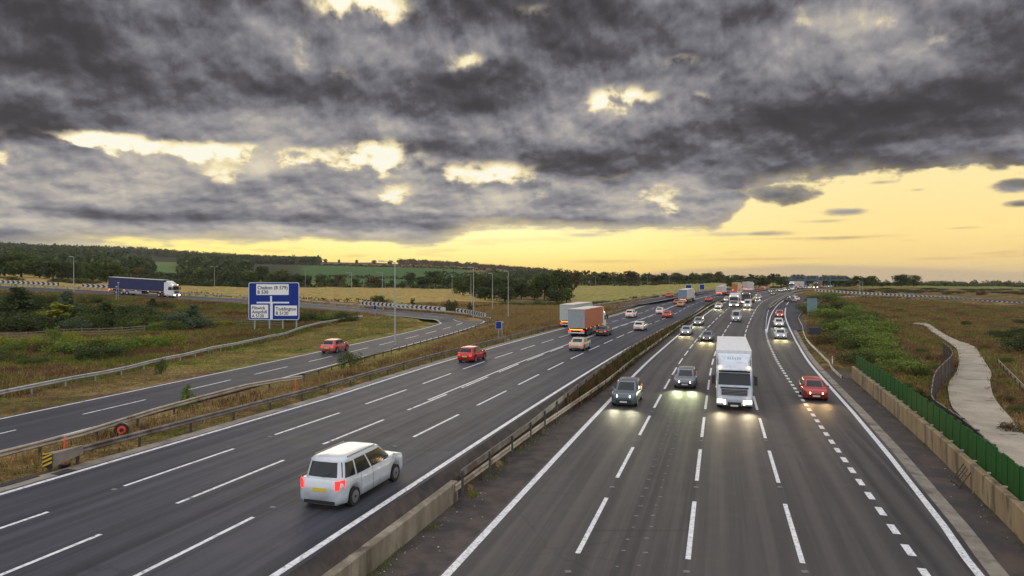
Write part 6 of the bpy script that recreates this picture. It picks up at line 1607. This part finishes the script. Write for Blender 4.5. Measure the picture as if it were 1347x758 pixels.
def truck_proto(name, LT=13.6, H=4.0, articulated=True, cab=(.6,.62,.65), side=(.5,.5,.5), rear=(.4,.4,.4), roof=(.6,.6,.6), front_col=None, ribs=False, defl=3.95, marks=None):
    root = empty(name); total = LT + 2.6; y0 = -total / 2; yb = y0 + LT
    tractor(root, total / 2, cab, defl)
    def cp(mb, nm, col, mat=M_BOXP):
        o = mb.build(nm, mat, root); o.color = (*col, 1); return o
    zb = 1.25
    mb = MB().box((0, y0 + LT/2, (zb + H) / 2), (2.50, LT, H - zb))
    bevel(cp(mb, 'load_box', side), .03, 2)
    cp(MB().box((0, y0 + LT/2, H + .012), (2.54, LT + .04, .045)), 'box_roof', roof)
    cp(MB().box((0, y0 - .03, (zb + H)/2), (2.46, .05, H - zb - .06)), 'rear_door', rear)
    if front_col: cp(MB().box((0, yb + .02, (zb + H)/2), (2.5, .04, H - zb)), 'front_panel', front_col)
    mb = MB()
    for x in (-.62, .62): 
        for dx in (-.22, .22): mb.tube((x + dx, y0 - .075, zb + .05), (x + dx, y0 - .075, H - .1), .02, .02, 5)
    mb.box((0, y0 - .06, (zb+H)/2), (.03, .03, H - zb - .1)); cp(mb, 'door_bar', (.3,.3,.3))
    for s in (-1, 1):
        mb = MB()
        if ribs:
            for k in range(int(LT / .32)): mb.box((s * 1.262, y0 + .25 + k * .32, (zb+H)/2), (.03, .14, H - zb - .25))
        else:
            for k in range(int(LT / 1.7) + 1): mb.box((s * 1.255, y0 + .06 + k * 1.7, (zb+H)/2), (.022, .07, H - zb))
        cp(mb, 'side_rib', tuple(c * .88 for c in side))
    mb = MB()
    for z in (zb + .04, H - .04):
        for s in (-1, 1): mb.box((s * 1.262, y0 + LT/2, z), (.035, LT, .09))
        mb.box((0, y0 - .07, z), (2.5, .04, .09))
    cp(mb, 'edge_rail', (.34,.34,.34) if not ribs else tuple(c * .9 for c in side))
    MB().box((0, y0 + LT/2 + 1.0, 1.0), (.9, LT + 2.2, .32)).build('chassis', M_TRIM, root)
    for s in (-1, 1): MB().box((s * 1.16, y0 + LT * .42, .78), (.05, LT * .38, .62)).build('side_guard', M_RIM, root)
    MB().box((0, y0 - .02, .62), (2.36, .12, .16)).build('rear_bumper', M_PLW, root)
    MB().box((0, y0 - .09, 1.06), (1.9, .03, .12)).build('warning_strip', M_AMB, root)
    for s in (-1, 1):
        MB().box((s * 1.0, y0 - .06, .86), (.40, .07, .17)).build('tail_light', M_TAIL, root)
        for k in range(5): MB().box((s * 1.285, y0 + 1.0 + k * LT * .22, 1.16), (.03, .22, .09)).build('side_marker', M_AMB, root)
        MB().box((s * 1.12, y0 + .3, .7), (.08, .04, .6)).build('mud_flap', M_TRIM, root)
    first = None
    for yw in (y0 + 2.0, y0 + 3.35, y0 + 4.7, total/2 - 3.6, total/2 - 1.35):
        for s in (-1, 1):
            if first is None:
                first = MB().tube((-.19,0,0), (.19,0,0), .50, .50, 18).build('wheel', M_TYRE, root); o = first
                MB().tube((-.20,0,0), (.20,0,0), .29, .27, 12).build('rim', M_RIM, first)
            else: o = copy_tree(first, root)
            o.location = (s * 1.03, yw, .5)
    return root
def colour(root, col):
    for o in [root] + list(root.children_recursive):
        if o.type == 'MESH' and o.name.split('.')[0] in ('body', 'roof', 'pillars', 'mirror', 'side_panels'): o.color = (*col, 1)
WHT, SIL, GRY, BLK, RED, BLU, GRN_, GLD, MAR = (.66,.66,.64), (.36,.38,.40), (.12,.13,.14), (.022,.024,.028), (.48,.02,.018), (.03,.07,.16), (.02,.12,.07), (.35,.28,.18), (.20,.02,.02)
PROTO = {}
def head_lamps(root, kind, power, col, sides=(-1, 1)):
    t = TYPES.get(kind)
    for s in sides:
        ld = bpy.data.lights.new('headlamp_beam', 'SPOT'); ld.energy = power * 1.5; ld.color = col; ld.spot_size = R_(88); ld.spot_blend = 1.0; ld.shadow_soft_size = .25
        o = bpy.data.objects.new('headlamp_beam', ld); link(o, root)
        o.location = (s * (.62 if t else .95), (t['L']/2 + .08) if t else 8.32, .70); 
        o.rotation_euler = Vector((s * .05, -1.0, .07)).to_track_quat('Z', 'Y').to_euler()
def vehicle(kind, p, tan, away, col, label, cat='car', group=None, beam=None, warm=False):
    key = (kind, warm)
    if key not in PROTO: PROTO[key] = car_proto(kind, warm); r = PROTO[key]
    else: r = copy_tree(PROTO[key])
    for c in list(r.children):                    # a copied proto may carry beams: drop them
        if c.type == 'LIGHT': bpy.data.objects.remove(c)
    d = tan if away else -tan
    r.location = p; yaw = math.atan2(d.y, d.x) - math.pi / 2; pitch = math.atan2(tan.z if away else -tan.z, math.hypot(tan.x, tan.y))
    r.rotation_euler = (pitch, 0, yaw)
    colour(r, col); tag(r, label, cat, group)
    if beam: head_lamps(r, kind, *beam)
    return r
def tangent(xf, zf, y, off_=None):
    f = (lambda q: float(xf(q)) + (float(off_(q)) if off_ else 0)); a, b = y - 3, y + 3
    return Vector((f(b) - f(a), 6, float(zf(b) - zf(a)))).normalized()
def tR(px, py, kind, col, label, **k):          # towards us; px,py = foot of the front of the vehicle
    p = on(px, py, PR); tn = tangent(xR, zR, p.y); Lh = TYPES[kind]['L'] / 2; p = p + tn * Lh; return vehicle(kind, p, tn, False, col, label, **k)
def tS(px, py, kind, col, label, **k):          # on the joining slip road
    p = on(px, py, PR); i = min(range(1, len(SLIPR) - 1), key=lambda i: abs(SLIPR[i].y - p.y)); tn = (SLIPR[i+1] - SLIPR[i-1]).normalized()
    if p.y < 118: tn = tangent(xR, zR, p.y, oR)
    p = p + tn * TYPES[kind]['L'] / 2; return vehicle(kind, p, tn, False, col, label, **k)
def tL(px, py, kind, col, label, **k):          # going away; px,py = foot of the rear
    p = on(px, py, PL); tn = tangent(xL, zL, p.y); p = p + tn * TYPES[kind]['L'] / 2; return vehicle(kind, p, tn, True, col, label, **k)
CB = (1.0, .95, .55)
gT, gA, gS = 'cars coming towards the bridge', 'cars driving away from the bridge', 'cars on the joining slip road'
tR(820, 536, 'suv', (.085,.11,.13), 'dark blue grey off-roader with headlights on in the lane beside the median', group=gT, beam=(170, (1.0,.95,.62)))
tR(900.5, 512, 'estate', (.16,.18,.21), 'grey estate car with headlights on, left of the white lorry', group=gT, beam=(320, (.93,1.0,.55)))
tR(929.5, 449.5, 'saloon', (.10,.11,.12), 'dark saloon directly behind the grey estate car, lights reflecting on the road', group=gT, beam=(260, (1.0,.80,.36)), warm=False)
tR(901.5, 441.5, 'saloon', SIL, 'silver saloon nearest the median barrier, second car in the inner lane', group=gT, beam=(160, (1.0,.82,.45)))
tR(917.5, 428.5, 'estate', (.22,.24,.24), 'grey green estate in the inner lane, third from the front', group=gT, beam=(120, (1,.95,.6)))
tR(944.5, 406.5, 'saloon', WHT, 'white car with bright lights close to the median, before the far bend', group=gT, beam=(200, (1,.9,.5)))
tR(968, 424, 'van', (.33,.36,.39), 'grey blue van in front of the white box van, seen above the big lorry', cat='van', group=gT)
tR(983, 406, 'van', (.62,.62,.60), 'white van in front of a dark lorry, fourth lane', cat='van', group=gT, beam=(200, (1,.85,.5)))
tR(975, 399.5, 'hatch', GLD, 'small car with amber lights between the two white vans', group=gT, warm=True)
tR(996.7, 394.3, 'saloon', SIL, 'silver car in the outer lane, frontmost of the trio behind the vans', group=gT, beam=(160, (.95,1,.7)))
tR(993, 390.3, 'hatch', GRY, 'grey car, middle one of the trio behind the vans', group=gT)
tR(986.8, 387.3, 'saloon', WHT, 'pale car with warm lights, rearmost of the trio behind the vans', group=gT, warm=True)
tR(955.5, 397.3, 'hatch', WHT, 'small white car half hidden left of the white box van', group=gT)
tR(1016.6, 388.6, 'saloon', BLK, 'dark car with warm lights on the bend beside the grassy nose', group=gT, warm=True)
tR(1013.2, 385.0, 'hatch', GRY, 'grey car with white lights on the bend, just behind the dark one', group=gT)
k = 0
words = ['first', 'second', 'third', 'fourth', 'fifth', 'sixth', 'seventh', 'eighth', 'ninth', 'tenth', 'eleventh', 'twelfth']
for px, py, kd, c, wm in [(1022.5,383.6,'saloon',GRY,True),(1027,384.2,'saloon',SIL,True),(1031,382.8,'hatch',WHT,True),(1036,383.4,'suv',GRY,False),(1041.5,381.9,'saloon',WHT,True),(1046,380.8,'hatch',BLU,False),(1052.5,380.4,'saloon',GRY,True),(1058,380.0,'suv',SIL,True),(1064.5,379.6,'saloon',WHT,True),(1080,379.0,'saloon',GRY,True),(1086,378.6,'hatch',GRY,True),(1091,378.2,'saloon',WHT,True)]:
    tR(px, py, kd, c, f'{words[k]} car from the left in the distant queue of headlights below the bridge', group='queue of distant headlights', warm=wm); k += 1
# joining slip road
tR(1074, 528, 'hatch', (.38,.016,.014), 'red hatchback with amber glowing headlights in the joining lane', group=gS, beam=(130, (1.0,.62,.25)), warm=True)
tS(1027, 446.5, 'saloon', (.46,.50,.52), 'silver saloon leading the three cars on the joining slip road', group=gS, beam=(240, (1,.85,.42)))
tS(1024.8, 430.5, 'estate', (.60,.62,.62), 'white estate in the middle of the three on the joining slip road', group=gS, beam=(150, (.95,1,.55)))
tS(1025.6, 417.8, 'hatch', (.50,.05,.035), 'red car at the back of the three on the joining slip road', group=gS)
tS(1033.5, 396.8, 'saloon', GRY, 'grey car with warm lights at the top of the slip road, nearest of three', group=gS, warm=True, beam=(150, (1,.8,.4)))
tS(1037.5, 394.6, 'hatch', WHT, 'pale car at the top of the slip road, middle of three', group=gS, warm=True)
tS(1041, 392.8, 'hatch', GRY, 'small dark car at the top of the slip road, farthest of three', group=gS, warm=True)
# going away
p = Vector((float(xL(25.6)) - .5 * 3.7 - .25, 24.9, 1.27)); tn = tangent(xL, zL, 25)
vehicle('mpv', p, tn, True, (.50,.54,.57), 'large pale silver people carrier with red tail lights in the nearest lane', group=gA)
tL(611, 477.5, 'hatch', (.42,.012,.018), 'bright red hatchback alone in the lane beside the dry verge', group=gA)
tL(757, 462, 'saloon', (.46,.42,.34), 'pale gold saloon with red tail lights right behind the orange lorry', group=gA)
tL(790.5, 442.5, 'hatch', (.05,.05,.05), 'black hatchback with a yellow number plate beside the orange lorry', group=gA)
tL(839.5, 435.5, 'hatch', WHT, 'white hatchback in the lane nearest the median, right of the lorries', group=gA)
tL(827.5, 418.5, 'suv', (.64,.62,.58), 'white off-roader in the middle lane ahead of the lorries', group=gA)
tL(867, 413.5, 'hatch', (.66,.62,.58), 'rounded white car next to the red one, middle lane', group=gA)
tL(876, 418.5, 'saloon', (.42,.03,.03), 'red saloon in the lane nearest the median, beside a white car', group=gA)
tL(889.5, 400.8, 'hatch', (.25,.06,.04), 'dark red car tucked behind the far white lorry', group=gA)
tL(894.5, 404.0, 'hatch', (.35,.24,.12), 'bronze car close behind the far white lorry, right of the dark red one', group=gA)
tL(931, 397.0, 'saloon', (.40,.03,.03), 'small red car alone near the median before the far bend', group=gA)
tL(958, 388.6, 'hatch', MAR, 'dark red car just behind the far orange lorry', group=gA)
k = 0
for px, py, c in [(967,385.6,RED),(972.5,386.6,SIL),(984,383.9,RED),(987,383.2,WHT),(993.5,382.2,MAR),(1000.5,381.2,RED),(1004,380.9,SIL),(1008.5,380.3,RED)]:
    tL(px, py, 'saloon' if k % 2 else 'hatch', c, f'{words[k]} car from the left in the distant line of red tail lights', group='distant line of red tail lights'); k += 1
i = min(range(len(PARA)), key=lambda i: abs(PARA[i].y - 218)); tn = (PARA[i+1] - PARA[i-1]).normalized()
vehicle('hatch', PARA[i] + Vector((0,0,.03)), tn, True, (.50,.04,.03), 'small red car on the road leaving beside the stubble field', group=gA)
# the light red and white car on the left slip road
q = flat(438, 463.5, 1.27); i = min(range(NSL), key=lambda i: (sa[i].lerp(sb[i], .26) - q).length); p = sa[i].lerp(sb[i], .27); tn = (sa[i+1] - sa[i-1]).normalized()
vehicle('hatch', p, tn, True, (.45,.10,.10), 'pale red hatchback driving up the left slip road', group=gA)

# lorries
def lorry(root, p, tn, away, label, cat='lorry', group='lorries on the motorway'):
    d = tn if away else -tn; root.location = p; root.rotation_euler = (math.atan2(tn.z if away else -tn.z, math.hypot(tn.x, tn.y)), 0, math.atan2(d.y, d.x) - math.pi/2); tag(root, label, cat, group); return root
def lT(px, py, total, prof, xf, zf, away):
    p = on(px, py, prof); tn = tangent(xf, zf, p.y + total/2); return p + tn * total / 2, tn
big = truck_proto('articulated_lorry', 13.4, 4.0, cab=(.56,.61,.66), side=(.60,.62,.64), rear=(.6,.6,.6), roof=(.70,.70,.68), front_col=(.66,.68,.70), defl=3.9)
p, tn = lT(966, 540, 16.0, PR, xR, zR, False); lorry(big, p, tn, False, 'big white articulated lorry with a sloping cab roof coming towards us')
head_lamps(big, None, 200, (1.0,.80,.50))
# faint marks on the deflector, soft grey strokes
mb = MB(); M_MARK = pmat('faint_grey_mark', (.30,.34,.38), .6)
for k, x in enumerate((-.42, -.25, -.08, .10, .27, .42)):
    h_ = .14 + .03 * (k % 2); y_a, z_a = 8.0 - .85 - .25, 3.38 + .25 * (3.9 - 3.38) / 1.1; mb.quad((x - .05, y_a + .0, z_a + .012), (x + .04, y_a, z_a + .012), (x + .04, y_a - h_*2, z_a + h_*2*.475 + .012), (x - .05, y_a - h_*2, z_a + h_*2*.475 + .012))
mb.build('deflector_marks', M_MARK, big)
wb = truck_proto('box_lorry', 6.5, 3.5, cab=(.62,.62,.60), side=(.55,.55,.53), rear=(.5,.5,.5), roof=(.6,.6,.6), front_col=(.55,.54,.60), defl=3.4)
p, tn = lT(965.3, 404.3, 9.1, PR, xR, zR, False); lorry(wb, p, tn, False, 'white box lorry with a dark windscreen in the second lane, far off')
dk = truck_proto('dark_lorry', 12.5, 4.0, cab=(.10,.10,.12), side=(.12,.11,.13), rear=(.3,.3,.3), roof=(.45,.40,.38), front_col=(.10,.09,.11), defl=3.6)
p, tn = lT(981.5, 400.2, 15.1, PR, xR, zR, False); lorry(dk, p, tn, False, 'dark lorry right behind the white van in the fourth lane')
orr = truck_proto('container_lorry', 12.2, 4.0, cab=(.6,.6,.6), side=(.46,.16,.085), rear=(.26,.30,.31), roof=(.66,.60,.56), ribs=True)
p, tn = lT(758, 443.5, 14.8, PL, xL, zL, True); lorry(orr, p, tn, True, 'orange sided container lorry with pale grey rear doors driving away')
gr2 = truck_proto('curtain_lorry', 12.2, 4.0, cab=(.5,.5,.5), side=(.30,.40,.36), rear=(.42,.46,.44), roof=(.66,.60,.58))
p, tn = lT(745.5, 431.5, 14.8, PL, xL, zL, True); lorry(gr2, p + Vector((0.0, 0, 0)), tn, True, 'pale green grey lorry beside the verge, left of the orange one')
fw = truck_proto('white_lorry', 12.6, 4.0, cab=(.5,.5,.5), side=(.52,.50,.50), rear=(.16,.22,.34), roof=(.70,.66,.60))
p, tn = lT(898, 399, 15.2, PL, xL, zL, True); lorry(fw, p, tn, True, 'far white lorry with a bluish rear driving away past the blue signs')
fr = truck_proto('tipper_lorry', 7.5, 3.4, cab=(.5,.5,.5), side=(.55,.53,.50), rear=(.5,.4,.4), roof=(.66,.62,.58))
p, tn = lT(946, 389, 10.1, PL, xL, zL, True); lorry(fr, p, tn, True, 'small pale lorry with red lights near the far bend')
fo = truck_proto('orange_lorry', 9, 4.0, cab=(.5,.5,.5), side=(.62,.50,.25), rear=(.42,.13,.03), roof=(.70,.6,.4))
p, tn = lT(966.5, 384.9, 11.6, PL, xL, zL, True); lorry(fo, p, tn, True, 'orange backed lorry on the far bend, left one of two')
fp = copy_tree(fw); p, tn = lT(980, 382.4, 15.2, PL, xL, zL, True); lorry(fp, p, tn, True, 'pinkish white lorry on the far bend, right one of two')
for o in fp.children:
    if o.name.startswith('rear_door'): o.color = (.50,.36,.32,1)
# distant lorries under the bridge
k = 0
for px, py, lb in [(1041,380.9,'pink and white lorry under the left end of the far bridge'), (1047.5,380.3,'pale lorry under the far bridge, second from the left'), (1073,379.4,'dark fronted lorry under the far bridge, right of the middle')]:
    o = copy_tree(fp if k != 2 else dk); p, tn = lT(px, py, 15.2, PR, xR, zR, False); lorry(o, p, tn, False, lb, group='distant lorries under the bridge'); k += 1
# dark blue lorry on the climbing road
nv = truck_proto('curtain_lorry', 13.6, 4.0, cab=(.62,.62,.62), side=(.008,.014,.075), rear=(.02,.03,.1), roof=(.62,.60,.55), defl=3.9)
bi = min(range(NSL), key=lambda i: abs(CX + FPX * sa[i].lerp(sb[i], .45).x / sa[i].lerp(sb[i], .45).y - 184) + (0 if sa[i].y > 130 else 1e6))
p = sa[bi].lerp(sb[bi], .45); tn = (sa[bi-1] - sa[bi+1]).normalized()
lorry(nv, p, tn, True, 'dark blue curtain sided lorry with a white cab on the climbing road at left', group=None)
# skirt lights, as in the photograph

# ------------------------------------------------------------------ evening haze in the air
hm = bpy.data.materials.new('haze'); hm.use_nodes = True; ht = NT(hm.node_tree); ht.n.clear()
pv = ht.new('ShaderNodeVolumePrincipled'); pv.inputs['Color'].default_value = (.86, .84, .80, 1); pv.inputs['Density'].default_value = .00006; pv.inputs['Anisotropy'].default_value = .2
ho = ht.new('ShaderNodeOutputMaterial'); ht.l.new(pv.outputs[0], ho.inputs['Volume'])
zmin, zmax = float(ZZ.min()) - 1.5, float(ZZ.max()) + 40
hb = MB().box(((GX[0] + GX[-1]) / 2, (GY[0] + GY[-1]) / 2, (zmin + zmax) / 2), (GX[-1] - GX[0] + 60, GY[-1] - GY[0] + 60, zmax - zmin)).build('haze', hm); hb['kind'] = 'stuff'; hb['label'] = 'thin evening haze'
